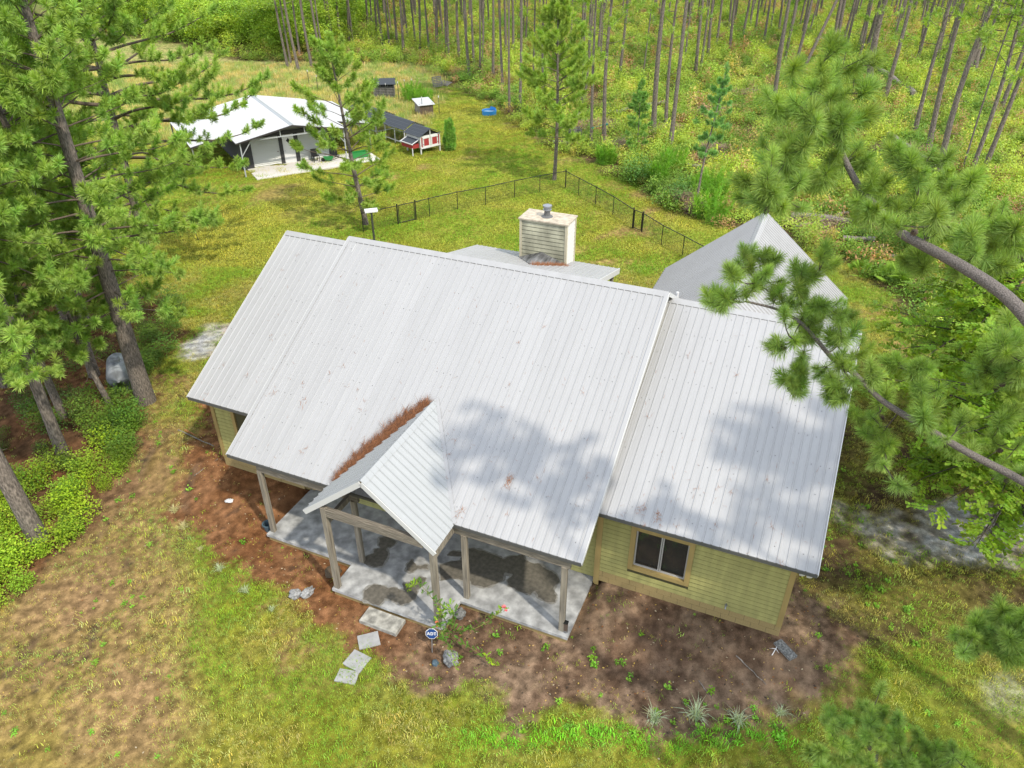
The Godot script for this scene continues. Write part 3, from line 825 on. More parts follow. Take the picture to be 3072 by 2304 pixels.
	for i in 700:
		var t := rng.randf()
		var p := hv(4.3, 14.35, cy.call(14.35) + 0.04).lerp(hv(c1 + 0.1, d0 - 0.05, cy.call(d0) + 0.04), t) + Vector3(rng.randf_range(-0.2, 0.12), 0.0, rng.randf_range(-0.06, 0.14))
		straw_needle(cs, p, 0.14, Vector3(0, 0.24, -0.97))
	put("pine_straw_drift", cs, M.straw, C, "stuff")
	# tap on the wall, flood lamps under the right eave
	var tp := MB.new()
	tp.tube([hv(15.0, 2.09, 0.62), hv(15.0, 2.0, 0.6), hv(15.0, 1.95, 0.55)], [0.022, 0.022, 0.02], 8)
	tp.bar(hv(14.96, 2.0, 0.65), hv(15.04, 2.0, 0.65), 0.02, 0.02)
	put("tap", tp, M.galv, H)
	for u in [16.55, 16.72]:
		var lm := MB.new()
		lm.tube([hv(u, 1.75, 2.98), hv(u + 0.02, 1.66, 2.93), hv(u + 0.03, 1.6, 2.9)], [0.035, 0.05, 0.07], 10)
		put("flood_lamp", lm, M.white, H)

func node_of(p: Node, called: String) -> Node:
	return p.get_node(called)

func straw_needle(mb: MB, p: Vector3, l: float, down: Vector3, w := 0.006) -> void:
	var a := rng.randf() * TAU
	var d := Vector3(cos(a), 0, sin(a))
	d = (d - down * 0.0).normalized()
	d.y = -d.z * 0.5 * (0.49 / 0.87) * 2.0 * 0.5 * 2.0
	var s := d.cross(Vector3.UP).normalized() * w
	var k := rng.randf_range(-0.25, 0.25)
	var up := Vector3(0, rng.randf_range(0, 0.035), 0)
	mb.tri(p - s, p + s, p + d * l + up)

# ------------------------------------------------------------------ plants
func needle_tuft(seed_: int, count: int, ln: float, w: float, shoot := 0.14, vary := 0.26) -> ArrayMesh:
	var r := RandomNumberGenerator.new()
	r.seed = seed_
	var mb := MB.new()
	for i in count:
		var t := r.randf()
		var a := r.randf() * TAU
		var el := deg_to_rad(lerpf(-18.0, 80.0, t) + r.randf_range(-14, 14))
		var d := Vector3(cos(a) * cos(el), sin(el), sin(a) * cos(el))
		var p := Vector3(0, (t - 0.75) * shoot, 0)
		var l := ln * r.randf_range(0.72, 1.08)
		var s := d.cross(Vector3(r.randf_range(-1, 1), r.randf_range(-1, 1), r.randf_range(-1, 1))).normalized() * w * 0.5
		var k := 1.0 + r.randf_range(-vary, vary)
		mb.col = Color(k * r.randf_range(0.88, 1.15), k, k * r.randf_range(0.7, 1.3))
		var mid := p + d * l * 0.6
		var tip := p + d * l - Vector3(0, l * 0.1, 0)
		mb.tri(p - s, p + s, mid + s)
		mb.tri(p - s, mid + s, mid - s)
		mb.tri(mid - s, mid + s, tip)
	return mb.mesh()

func leaf_clump(seed_: int, count: int, radius: Vector3, leaf: float, stems := 0) -> ArrayMesh:
	var r := RandomNumberGenerator.new()
	r.seed = seed_
	var mb := MB.new()
	for i in count:
		var d := Vector3(r.randfn(), r.randfn(), r.randfn()).normalized() * pow(r.randf(), 0.45)
		var p := Vector3(d.x * radius.x, radius.y * (0.95 + d.y), d.z * radius.z)
		var a := r.randf() * TAU
		var out := Vector3(cos(a), r.randf_range(-0.5, 0.7), sin(a)).normalized()
		var s := out.cross(Vector3.UP + Vector3(r.randf_range(-0.8, 0.8), 0, r.randf_range(-0.8, 0.8))).normalized()
		var l := leaf * r.randf_range(0.6, 1.3)
		var k := r.randf_range(0.65, 1.25)
		mb.col = Color(k * r.randf_range(0.85, 1.2), k, k * r.randf_range(0.7, 1.2))
		mb.tri(p, p + out * l * 0.5 + s * l * 0.3, p + out * l)
		mb.tri(p, p + out * l, p + out * l * 0.5 - s * l * 0.3)
	return mb.mesh()

func blade_tuft(seed_: int, count: int, spread: float, h: float, w: float, fan := 0.9) -> ArrayMesh:
	var r := RandomNumberGenerator.new()
	r.seed = seed_
	var mb := MB.new()
	for i in count:
		var a := r.randf() * TAU
		var p := Vector3(r.randfn() * spread * 0.5, -0.01, r.randfn() * spread * 0.5)
		var d := Vector3(cos(a), 0, sin(a))
		var l := h * r.randf_range(0.5, 1.2)
		var lean := r.randf_range(0.1, fan)
		var s := d.cross(Vector3.UP) * w * 0.5
		var mid := p + d * l * lean * 0.4 + Vector3.UP * l * 0.65
		var tip := p + d * l * lean + Vector3.UP * l * (1.0 - lean * 0.35)
		var k := r.randf_range(0.7, 1.25)
		mb.col = Color(k * r.randf_range(0.85, 1.2), k, k * r.randf_range(0.7, 1.2))
		mb.tri(p - s, p + s, mid + s * 0.7)
		mb.tri(p - s, mid + s * 0.7, mid - s * 0.7)
		mb.tri(mid - s * 0.7, mid + s * 0.7, tip)
	return mb.mesh()

func aim(p: Vector3, dir: Vector3, s: float, spin: float) -> Transform3D:
	var y := dir.normalized()
	var x := y.cross(Vector3(0.12, 0.3, 0.95)).normalized()
	var z := x.cross(y)
	return Transform3D(Basis(x, y, z).rotated(y, spin).scaled_local(Vector3.ONE * s), p)

func tint(r: RandomNumberGenerator, c: Color, amt: float) -> Color:
	var k := 1.0 + r.randf_range(-amt, amt)
	return Color(c.r * k * (1.0 + r.randf_range(-amt, amt) * 0.5), c.g * k, c.b * k * (1.0 + r.randf_range(-amt, amt)))

# a pine with whorled limbs; returns its root
func pine(called: String, label: String, category: String, group: String, base: Vector3, h: float, r0: float, crown0: float, reach: float, seed_: int, o := {}) -> Node3D:
	var r := RandomNumberGenerator.new()
	r.seed = seed_
	var root := thing(called, label, category, base, 0, group)
	var lean: Vector2 = o.get("lean", Vector2.ZERO)
	var pts := []; var rad := []
	var n := 14
	var wob := Vector2(r.randf_range(-1, 1), r.randf_range(-1, 1)) * 0.12
	for i in n + 1:
		var t := float(i) / n
		pts.append(Vector3(lean.x * t + wob.x * sin(t * 5.0), h * t - (0.15 if i == 0 else 0.0), lean.y * t + wob.y * sin(t * 4.0 + 1.0)))
		rad.append(r0 * (1.0 - 0.83 * pow(t, 1.15)) * (1.15 if i == 0 else 1.0))
	var mb := MB.new()
	mb.tube(pts, rad, o.get("sides", 9))
	put("trunk", mb, M["trunk%d" % (seed_ % 3)], root)
	var wood := MB.new()
	var tufts := []; var tints := []
	var y := crown0
	var az := r.randf() * TAU
	var gap: float = o.get("gap", 0.75)
	var base_t: Color = o.get("tint", Color(1, 1, 1))
	var dens: float = o.get("dens", 1.0)
	var ts: float = o.get("tuft", 1.0)
	while y < h - 0.25:
		var t := (y - crown0) / (h - crown0)
		var k := r.randi_range(3, 5)
		for b in k:
			az += TAU / k + r.randf_range(-0.5, 0.5)
			var prof: float = lerpf(0.75, 1.0, smoothstep(0.0, 0.25, t)) * (1.0 - o.get("taper", 0.8) * smoothstep(0.3, 1.0, t))
			var l: float = reach * prof * r.randf_range(0.65, 1.1)
			if l < 0.25: continue
			var i0 := clampf(y / h * n, 0, n - 0.001)
			var p: Vector3 = pts[int(i0)].lerp(pts[int(i0) + 1], i0 - int(i0))
			var el := deg_to_rad(lerpf(o.get("el0", 4.0), 50.0, t) + r.randf_range(-10, 12))
			var dir := Vector3(cos(az) * cos(el), sin(el), sin(az) * cos(el))
			var bp := [p]; var br := [maxf(0.008, l * 0.013)]
			var m := maxi(4, int(l / 0.35))
			for s in m:
				dir = (dir + Vector3(r.randf_range(-0.12, 0.12), (0.07 if s > m * 0.5 else -0.035) + r.randf_range(-0.05, 0.05), r.randf_range(-0.12, 0.12))).normalized()
				p += dir * l / m
				bp.append(p)
				br.append(maxf(0.005, l * 0.013 * (1.0 - 0.85 * (s + 1.0) / m)))
				var q := (s + 1.0) / m
				if q > o.get("q0", 0.36) or l < 1.0:
					var kk := r.randi_range(1, 3)
					if r.randf() > dens and q < 0.9: kk = 0
					for w in kk:
						var side := dir.cross(Vector3.UP).normalized() * (1.0 if (s + w) % 2 else -1.0)
						var td := (dir * r.randf_range(0.2, 0.9) + side * r.randf_range(0.1, 1.0) + Vector3.UP * r.randf_range(-0.15, 0.9)).normalized()
						var tl := minf(l * 0.35, 0.75) * r.randf_range(0.4, 1.0) * (1.15 - q * 0.55)
						var e := p + td * tl
						wood.tube([p, p + td * tl * 0.5 + Vector3(0, -0.02, 0), e], [0.007, 0.006, 0.004], 4, false)
						tufts.append(aim(e, td * 0.7 + Vector3(0, 0.6, 0), ts * r.randf_range(0.75, 1.15), r.randf() * TAU))
						if r.randf() < 0.9 * dens: tufts.append(aim(p + td * tl * 0.5, td + Vector3(0, 0.5, 0), ts * r.randf_range(0.65, 0.95), r.randf() * TAU))
			tufts.append(aim(p, dir + Vector3(0, 0.5, 0), ts * r.randf_range(0.9, 1.2), r.randf() * TAU))
			wood.tube(bp, br, 5, false)
		y += gap * r.randf_range(0.7, 1.3) * lerpf(1.0, 0.6, t)
	for k in 5: tufts.append(aim(pts[n] + Vector3(r.randf_range(-0.1, 0.1), -0.14 * k, r.randf_range(-0.1, 0.1)), Vector3(r.randf_range(-0.5, 0.5), 1, r.randf_range(-0.5, 0.5)), ts, r.randf() * TAU))
	for i in tufts.size(): tints.append(tint(r, base_t, 0.22))
	# dead stubs below the crown
	for k in o.get("stubs", 5):
		var yy := r.randf_range(crown0 * 0.45, crown0)
		var i0 := clampf(yy / h * n, 0, n - 0.001)
		var p: Vector3 = pts[int(i0)].lerp(pts[int(i0) + 1], i0 - int(i0))
		var a := r.randf() * TAU
		var d := Vector3(cos(a), r.randf_range(-0.3, 0.2), sin(a)); var l := r.randf_range(0.3, 1.3)
		wood.tube([p, p + d * l * 0.5, p + d * l + Vector3(0, -0.1 * l, 0)], [0.018, 0.012, 0.005], 4, false)
	put("branches", wood, o.get("wood", M.twig), root, "stuff")
	scatter("needles", M[o.get("mesh", "tuft_mid")], o.get("mat", M.needle), tufts, tints, root)
	return root

# limbs grown to given shoot tips from given stems: for the boughs that hang near the camera
func bough(root: Node3D, stem: Array, r0: float, r1: float, tips: Array, seed_: int, big := 1.0, to_base := Vector3.ZERO, extra := 2) -> void:
	var r := RandomNumberGenerator.new()
	r.seed = seed_
	var wood := MB.new(); var thick := MB.new()
	var nodes := []; var sp := []; var sr := []
	for i in range(0, stem.size(), 3): sp.append(Vector3(stem[i], stem[i + 1], stem[i + 2]))
	# smooth the stem
	var fine := []
	for i in sp.size() - 1:
		for k in 5: fine.append(sp[i].cubic_interpolate(sp[i + 1], sp[maxi(i - 1, 0)], sp[mini(i + 2, sp.size() - 1)], k / 5.0))
	fine.append(sp[-1])
	if to_base != Vector3.ZERO:
		var f: Array = []
		var p1: Vector3 = fine[0] + (fine[0] - fine[8]).normalized() * 4.0
		for k in 8: f.append(to_base.bezier_interpolate(to_base + Vector3(0, (p1.y - to_base.y) * 0.7, 0), p1, fine[0], k / 8.0))
		for k in f.size(): sr.append(r0 * (2.0 - k / 8.0))
		for i in fine.size(): sr.append(lerpf(r0, r1, float(i) / (fine.size() - 1)))
		thick.tube(f + fine, sr, 12)
	else:
		for i in fine.size(): sr.append(lerpf(r0, r1, float(i) / (fine.size() - 1)))
		thick.tube(fine, sr, 10)
	put("trunk", thick, M.bough_bark, root)
	for p in fine: nodes.append(p)
	var left := []
	for i in range(0, tips.size(), 3): left.append(Vector3(tips[i], tips[i + 1], tips[i + 2]))
	var more := []
	for p in left:
		for k in extra: more.append(p + Vector3(r.randfn(), r.randfn() * 0.8, r.randfn()) * 0.22)
	left += more
	var tufts := []; var tints := []
	while left.size():
		var best := 1e9; var bi := 0; var bn := 0
		for i in left.size():
			for j in nodes.size():
				var d: float = left[i].distance_to(nodes[j]) + (0.0 if j < fine.size() else 0.08)
				if d < best: best = d; bi = i; bn = j
		var tip: Vector3 = left[bi]; var a: Vector3 = nodes[bn]
		left.remove_at(bi)
		var dd := tip - a
		var l := dd.length()
		var n := maxi(3, int(l / 0.12))
		var pts := []; var rad := []
		var sag := Vector3(r.randf_range(-0.1, 0.1), -0.12, r.randf_range(-0.1, 0.1)) * l
		for k in n + 1:
			var t := float(k) / n
			var p := a + dd * t + sag * sin(PI * t) + Vector3(r.randf_range(-1, 1), r.randf_range(-1, 1), r.randf_range(-1, 1)) * 0.012 * l * (1.0 if k > 0 and k < n else 0.0)
			pts.append(p); rad.append(lerpf(maxf(0.008, minf(r1, 0.016 * sqrt(l))), 0.006, t))
			if k > 0: nodes.append(p)
		wood.tube(pts, rad, 6)
		var end: Vector3 = (pts[n] - pts[n - 1]).normalized() + Vector3(0, 0.35, 0)
		var s := big * r.randf_range(0.62, 1.15)
		tufts.append(aim(tip, end, s, r.randf() * TAU)); tints.append(tint(r, Color(1, 1, 1), 0.18))
		tufts.append(aim(tip - end.normalized() * 0.09, end, s * 0.92, r.randf() * TAU)); tints.append(tint(r, Color(0.95, 0.95, 0.95), 0.18))
		if r.randf() < 0.7:
			for q in 2:
				var e2 := (end + Vector3(r.randf_range(-1, 1), r.randf_range(-0.4, 0.7), r.randf_range(-1, 1)) * 0.9).normalized()
				var p2: Vector3 = pts[maxi(n - 2, 1)]
				var tl := r.randf_range(0.12, 0.3)
				wood.tube([p2, p2 + e2 * tl], [0.007, 0.005], 5)
				tufts.append(aim(p2 + e2 * tl, e2 + Vector3(0, 0.3, 0), s * r.randf_range(0.7, 0.95), r.randf() * TAU)); tints.append(tint(r, Color(0.92, 0.95, 0.9), 0.2))
		if r.randf() < 0.16:
			cone(root, pts[n / 2] + Vector3(0, -0.06, 0), Vector3(r.randf_range(-1, 1), -0.6, r.randf_range(-1, 1)))
	put("branches", wood, M.twig_near, root, "stuff")
	scatter("needles", M.tuft_near, M.needle_near, tufts, tints, root)

func cone(root: Node3D, p: Vector3, dir: Vector3) -> void:
	var mb := MB.new()
	for k in 46:
		var t := k / 46.0
		var a := k * 2.4
		var rr := 0.034 * sin(PI * clampf(0.12 + t * 0.86, 0, 1))
		var d := Vector3(cos(a), 0.55, sin(a))
		var q := Vector3(cos(a) * rr * 0.5, t * 0.1, sin(a) * rr * 0.5)
		var s := Vector3(-sin(a), 0, cos(a)) * 0.012
		mb.tri(q - s, q + s, q + d * rr)
		mb.tri(q - s - Vector3(0, 0.008, 0), q + d * rr, q + s - Vector3(0, 0.008, 0))
	var o := put("cone", mb, M.cone, root)
	o.transform = aim(p, dir, 1.15, 0)

func xf(p: Vector3, s: Vector3, turn: float, tilt := 0.0) -> Transform3D:
	return Transform3D(Basis(Vector3.UP, turn) * Basis(Vector3.RIGHT, tilt) * Basis.from_scale(s), p)

const BRUSH := [[7.5, -66.5, 3.2, 1.6, 1.0], [11.2, -47.6, 0.9, 0.7, 0.9], [19.5, -43.5, 3.0, 1.6, 0.7], [9.0, -61.0, 1.8, 1.2, 0.7], [18.5, -72.0, 2.2, 1.2, 0.8], [16.0, -60.0, 1.6, 1.0, 0.7], [31.0, -60.0, 3.0, 2.0, 0.5], [12.0, -46.3, 0.8, 0.6, 0.7], [24.0, -80.0, 2.6, 1.2, 0.8], [13.5, -66.0, 1.5, 0.8, 0.7]]

func brush_at(x: float, z: float) -> bool:
	for c in BRUSH:
		if Vector2((x - c[0]) / c[2], (z - c[1]) / c[3]).length() < 0.85: return true
	return false

func in_house(x: float, z: float, m: float) -> bool:
	var q := house_uv(x, z)
	if q.x > 0.95 - m and q.x < 11.2 + m and q.y > -0.12 - m and q.y < 2.5: return true
	if q.x > 4.19 - m and q.x < 7.9 + m and q.y > -1.18 - m and q.y < 0: return true
	return q.x > -2.5 - m and q.x < 16.5 + m and q.y > 2.0 - m and q.y < 17.3 + m

# whether a ground point lies in the picture, with a margin
func seen(x: float, z: float, y := 0.0, m := 1.12) -> bool:
	var d := -z; var yy := y - 16.8926
	var zc := d * cos(0.5736) - yy * sin(0.5736)
	if zc < 1: return false
	return absf(x) / zc < 0.684 * m and absf(d * sin(0.5736) + yy * cos(0.5736)) / zc < 0.513 * m + 0.02

func build_plants() -> void:
	var r := RandomNumberGenerator.new()
	r.seed = 77
	M.tuft_near = needle_tuft(1, 240, 0.25, 0.0052, 0.15, 0.55)
	M.tuft_mid = needle_tuft(2, 90, 0.25, 0.017, 0.22)
	M.tuft_far = needle_tuft(3, 26, 0.34, 0.034, 0.3)
	# ---- grass
	var tuft_a := blade_tuft(5, 12, 0.16, 0.075, 0.011)
	var tuft_b := blade_tuft(6, 16, 0.34, 0.10, 0.02)
	var wa := []; var ca := []; var wb := []; var cb := []
	for i in 150000:
		var d := 9.0 + 29.0 * pow(r.randf(), 0.75)
		var x := r.randf_range(-1, 1) * (d * 0.6 + 6.5)
		var z := -d
		if not seen(x, z) or in_house(x, z, 0.0): continue
		var c := cover(x, z)
		var g: float = 1.0
		g *= 1.0 - c.straw * 0.975
		g *= 1.0 - c.tan * (0.62 if noise_b.get_noise_2d(x * 1.7, z * 1.7) > -0.05 else 0.95)
		g *= 1.0 - clampf(c.bare, 0, 1) * 0.86
		g *= 1.0 - c.sand
		g *= 1.0 - c.left * 0.9
		g *= 1.0 - c.wood * 0.7
		g *= 1.0 - c.patch * 0.55
		if r.randf() > g: continue
		var wn := noise_b.get_noise_2d(x + 40, z)
		var col := Color(0.26, 0.42, 0.04).lerp(Color(0.46, 0.43, 0.11), clampf(0.4 + wn * 1.6, 0, 1))
		if c.tan > 0.4: col = col.lerp(Color(0.5, 0.46, 0.16), 0.35)
		var strip := smoothstep(0.5, 0.1, absf(z + 10.7 + 0.25 * wn + 0.02 * x)) * smoothstep(-2.5, -0.5, x) * smoothstep(8.0, 6.5, x)
		col = col.lerp(Color(0.19, 0.55, 0.025), strip)
		wa.append(xf(Vector3(x, gh(x, z), z), Vector3(1, r.randf_range(0.6, 1.4), 1) * (r.randf_range(0.7, 1.2) if r.randf() < 0.9 else r.randf_range(1.4, 2.2)) * (1.0 + strip * 0.4), r.randf() * TAU)); ca.append(tint(r, col, 0.42))
	scatter_tag("lawn_grass", tuft_a, M.grass, wa, ca, "short patchy grass of the lawn round the house", "grass")
	for i in 90000:
		var d := 37.0 + 62.0 * r.randf()
		var x := r.randf_range(-1, 1) * (d * 0.6 + 6.5)
		var z := -d
		if x > wood_edge(d) + 0.5 or not seen(x, z) or in_house(x, z, 0.0): continue
		var c := cover(x, z)
		if r.randf() < c.patch * 0.85 + 0.15: continue
		var wn := noise_b.get_noise_2d(x + 40, z); var wl := noise_a.get_noise_2d(x, z + 50)
		var col := Color(0.21, 0.38, 0.025).lerp(Color(0.52, 0.50, 0.08), clampf(0.45 + wn * 0.8 + wl * 1.6, 0, 1))
		var hh := r.randf_range(0.6, 1.1)
		if c.field > 0.3:
			col = Color(0.32, 0.44, 0.11).lerp(Color(0.66, 0.54, 0.22), clampf(0.5 + wn * 1.6 + r.randf_range(-0.3, 0.3), 0, 1))
			hh = r.randf_range(2.0, 6.0)
		wb.append(xf(Vector3(x, gh(x, z), z), Vector3(1.2, hh, 1.2) * r.randf_range(0.8, 1.3), r.randf() * TAU)); cb.append(tint(r, col, 0.28))
	scatter_tag("back_lawn_grass", tuft_b, M.grass, wb, cb, "mown and tall grass of the back lawn and the field by the shed", "grass")
	# ---- small weeds and leaf litter on the beds
	var weed := leaf_clump(8, 40, Vector3(0.09, 0.06, 0.09), 0.05)
	var ww := []; var cw := []
	for i in 5200:
		var x := r.randf_range(-15, 12); var z := r.randf_range(-34, -9)
		if not seen(x, z) or in_house(x, z, 0.02): continue
		var c := cover(x, z)
		var q := house_uv(x, z)
		var near_porch := smoothstep(0.6, 0.1, absf(q.y + 0.3)) * smoothstep(7.6, 8.2, q.x)
		if r.randf() > c.straw * 0.05 + c.tan * 0.12 + clampf(c.bare, 0, 1) * 0.35 + near_porch * 0.3 + smoothstep(0.35, 0.05, absf(z + 10.95)) * 0.9 * smoothstep(-2.0, 0.0, x): continue
		ww.append(xf(Vector3(x, gh(x, z), z), Vector3.ONE * r.randf_range(0.5, 1.5), r.randf() * TAU)); cw.append(tint(r, Color(0.22, 0.45, 0.04), 0.3))
	scatter_tag("weeds", weed, M.bush, ww, cw, "small green weeds sprouting in the straw beds", "weeds")
	var litter := MB.new()
	litter.tri(Vector3(0, 0, 0), Vector3(0.025, 0.008, 0.018), Vector3(0.06, 0.004, 0)); litter.tri(Vector3(0, 0, 0), Vector3(0.06, 0.004, 0), Vector3(0.025, 0.01, -0.018))
	var wl2 := []; var cl2 := []
	for i in 14000:
		var x := r.randf_range(-15, 12); var z := r.randf_range(-34, -9)
		if in_house(x, z, 0.0) or not seen(x, z): continue
		var c := cover(x, z)
		if r.randf() > c.straw * 0.8 + c.tan * 0.35: continue
		wl2.append(xf(Vector3(x, gh(x, z) + 0.012, z), Vector3.ONE * r.randf_range(0.5, 1.3), r.randf() * TAU, r.randf_range(-0.4, 0.4)))
		cl2.append([Color(0.45, 0.3, 0.13), Color(0.12, 0.07, 0.04), Color(0.5, 0.42, 0.3), Color(0.3, 0.12, 0.04), Color(0.06, 0.045, 0.035), Color(0.55, 0.4, 0.1)][r.randi_range(0, 5)])
	scatter_tag("fallen_leaves", litter.mesh(), M.bush, wl2, cl2, "brown and yellow leaves scattered over the pine straw", "fallen leaves")
	# ---- undergrowth of the wood
	var bushes := [leaf_clump(21, 260, Vector3(0.6, 0.36, 0.6), 0.095), leaf_clump(22, 210, Vector3(0.4, 0.55, 0.42), 0.09), leaf_clump(23, 280, Vector3(0.9, 0.28, 0.75), 0.1), leaf_clump(24, 160, Vector3(0.35, 0.36, 0.35), 0.085)]
	var names := ["undergrowth", "undergrowth", "undergrowth", "undergrowth"]
	var bw := [[], [], [], []]; var bc := [[], [], [], []]
	for i in 76000:
		var d := 30.0 + 175.0 * pow(r.randf(), 1.25)
		var x := r.randf_range(-1, 1) * (d * 0.6 + 7)
		var z := -d
		var inside := x - wood_edge(d)
		if inside < 0.0 or not seen(x, z, 0.0, 1.06): continue
		if brush_at(x, z) and r.randf() < 0.9: continue
		if r.randf() > 0.22 + 0.3 * smoothstep(0.0, 3.0, inside) + 0.85 * noise_b.get_noise_2d(x * 0.4, z * 0.4): continue
		var k := r.randi_range(0, 3)
		var wn := noise_a.get_noise_2d(x * 1.6, z * 1.6); var w2 := noise_b.get_noise_2d(x, z)
		var col := Color(0.50, 0.62, 0.085).lerp(Color(0.20, 0.34, 0.05), clampf(0.55 + wn * 1.7 + r.randf_range(-0.3, 0.3), 0, 1))
		if r.randf() < 0.08: col = Color(0.58, 0.5, 0.12)
		if r.randf() < 0.05 or w2 > 0.42: col = Color(0.5, 0.3, 0.16)
		var s := r.randf_range(0.6, 1.3) * (1.0 + d * 0.004)
		var tall := 1.0 if r.randf() > 0.14 else r.randf_range(1.4, 2.4)
		var lift := 0.0
		if d > 104 and x < -24 and r.randf() < 0.8: lift = 6.0 * pow(r.randf(), 1.3); tall = 1.0; s *= 1.9; col = Color(0.46, 0.62, 0.06).lerp(Color(0.26, 0.42, 0.05), r.randf())
		bw[k].append(xf(Vector3(x, gh(x, z) - 0.05 + lift, z), Vector3(s, s * tall * r.randf_range(0.7, 1.2), s), r.randf() * TAU, r.randf_range(-0.15, 0.15))); bc[k].append(tint(r, col, 0.2))
	for k in 4: scatter_tag(names[k], bushes[k], M.bush, bw[k], bc[k], ["bright green undergrowth that fills the pine wood", "upright green undergrowth between the pine trunks", "low spreading undergrowth on the floor of the wood", "small tufts of undergrowth among the pines"][k], "undergrowth")
	# ---- low shrubs at the left edge
	var shrub := leaf_clump(31, 520, Vector3(0.55, 0.45, 0.55), 0.07)
	var sw := []; var sc := []
	for i in 2600:
		var d := 13.5 + 24.0 * r.randf()
		var x := -13.4 - 12.0 * pow(r.randf(), 1.3)
		var z := -d
		var ins := left_edge(d) - x
		if ins < 0.1 or not seen(x, z, 0.4, 1.2): continue
		var keep := (0.42 + 0.7 * noise_b.get_noise_2d(x * 1.6, z * 1.6)) if d < 20.5 else 0.10
		if d >= 20.5 and ins < 1.6: keep = 0.35
		if r.randf() > keep: continue
		sw.append(xf(Vector3(x, gh(x, z) - 0.05, z), Vector3.ONE * r.randf_range(0.35, 1.25), r.randf() * TAU)); sc.append(tint(r, Color(0.34, 0.50, 0.03).lerp(Color(0.12, 0.22, 0.03), clampf(smoothstep(19.0, 24.0, d) + r.randf_range(-0.2, 0.6), 0, 1)), 0.3))
	scatter_tag("low_shrubs", shrub, M.bush, sw, sc, "bright green low shrubs massed under the pines at the left edge", "shrubs")
	# ---- grey green border clumps
	var spot := [-11.36, -18.86, 0.55, -10.79, -18.07, 0.5, -9.89, -17.09, 0.3, -8.99, -16.24, 0.5, -7.96, -15.38, 0.45, -6.98, -14.7, 0.32, 3.55, -11.18, 0.7, 4.61, -11.27, 0.9, 5.63, -11.13, 0.75, 6.77, -11.34, 0.5]
	var clump := blade_tuft(41, 90, 0.09, 0.42, 0.016, 1.2)
	var lab := ["pale striped grass clump nearest the dark straw bed corner at the left", "striped grass clump beside the sandy spot left of the porch", "smallest striped grass clump left of the two pale rocks", "full striped grass clump in line with the left porch post", "striped grass clump just left of the pair of pale rocks", "thin dry striped grass clump in front of the pale rocks", "grey green grass clump with weeds in it, in the front bed", "largest silvery grass clump in the front bed", "spreading silvery grass clump right of the largest one", "small faded grass clump at the right end of the front bed"]
	for i in 10:
		var x: float = spot[i * 3]; var z: float = spot[i * 3 + 1]; var s: float = spot[i * 3 + 2]
		var o := put_mesh("striped_grass_clump", clump, M["liriope%d" % (0 if i < 3 else 1)], self)
		o.transform = xf(Vector3(x, gh(x, z), z), Vector3.ONE * s * 1.35, i * 1.3)
		tag(o, lab[i], "ornamental grass", "grass clumps edging the bed")

func scatter_tag(called: String, mesh: Mesh, m: Material, w: Array, c: Array, label: String, cat: String) -> void:
	if w.is_empty(): return
	var o := scatter(called, mesh, m, w, c, self)
	tag(o, label, cat, "", "stuff")

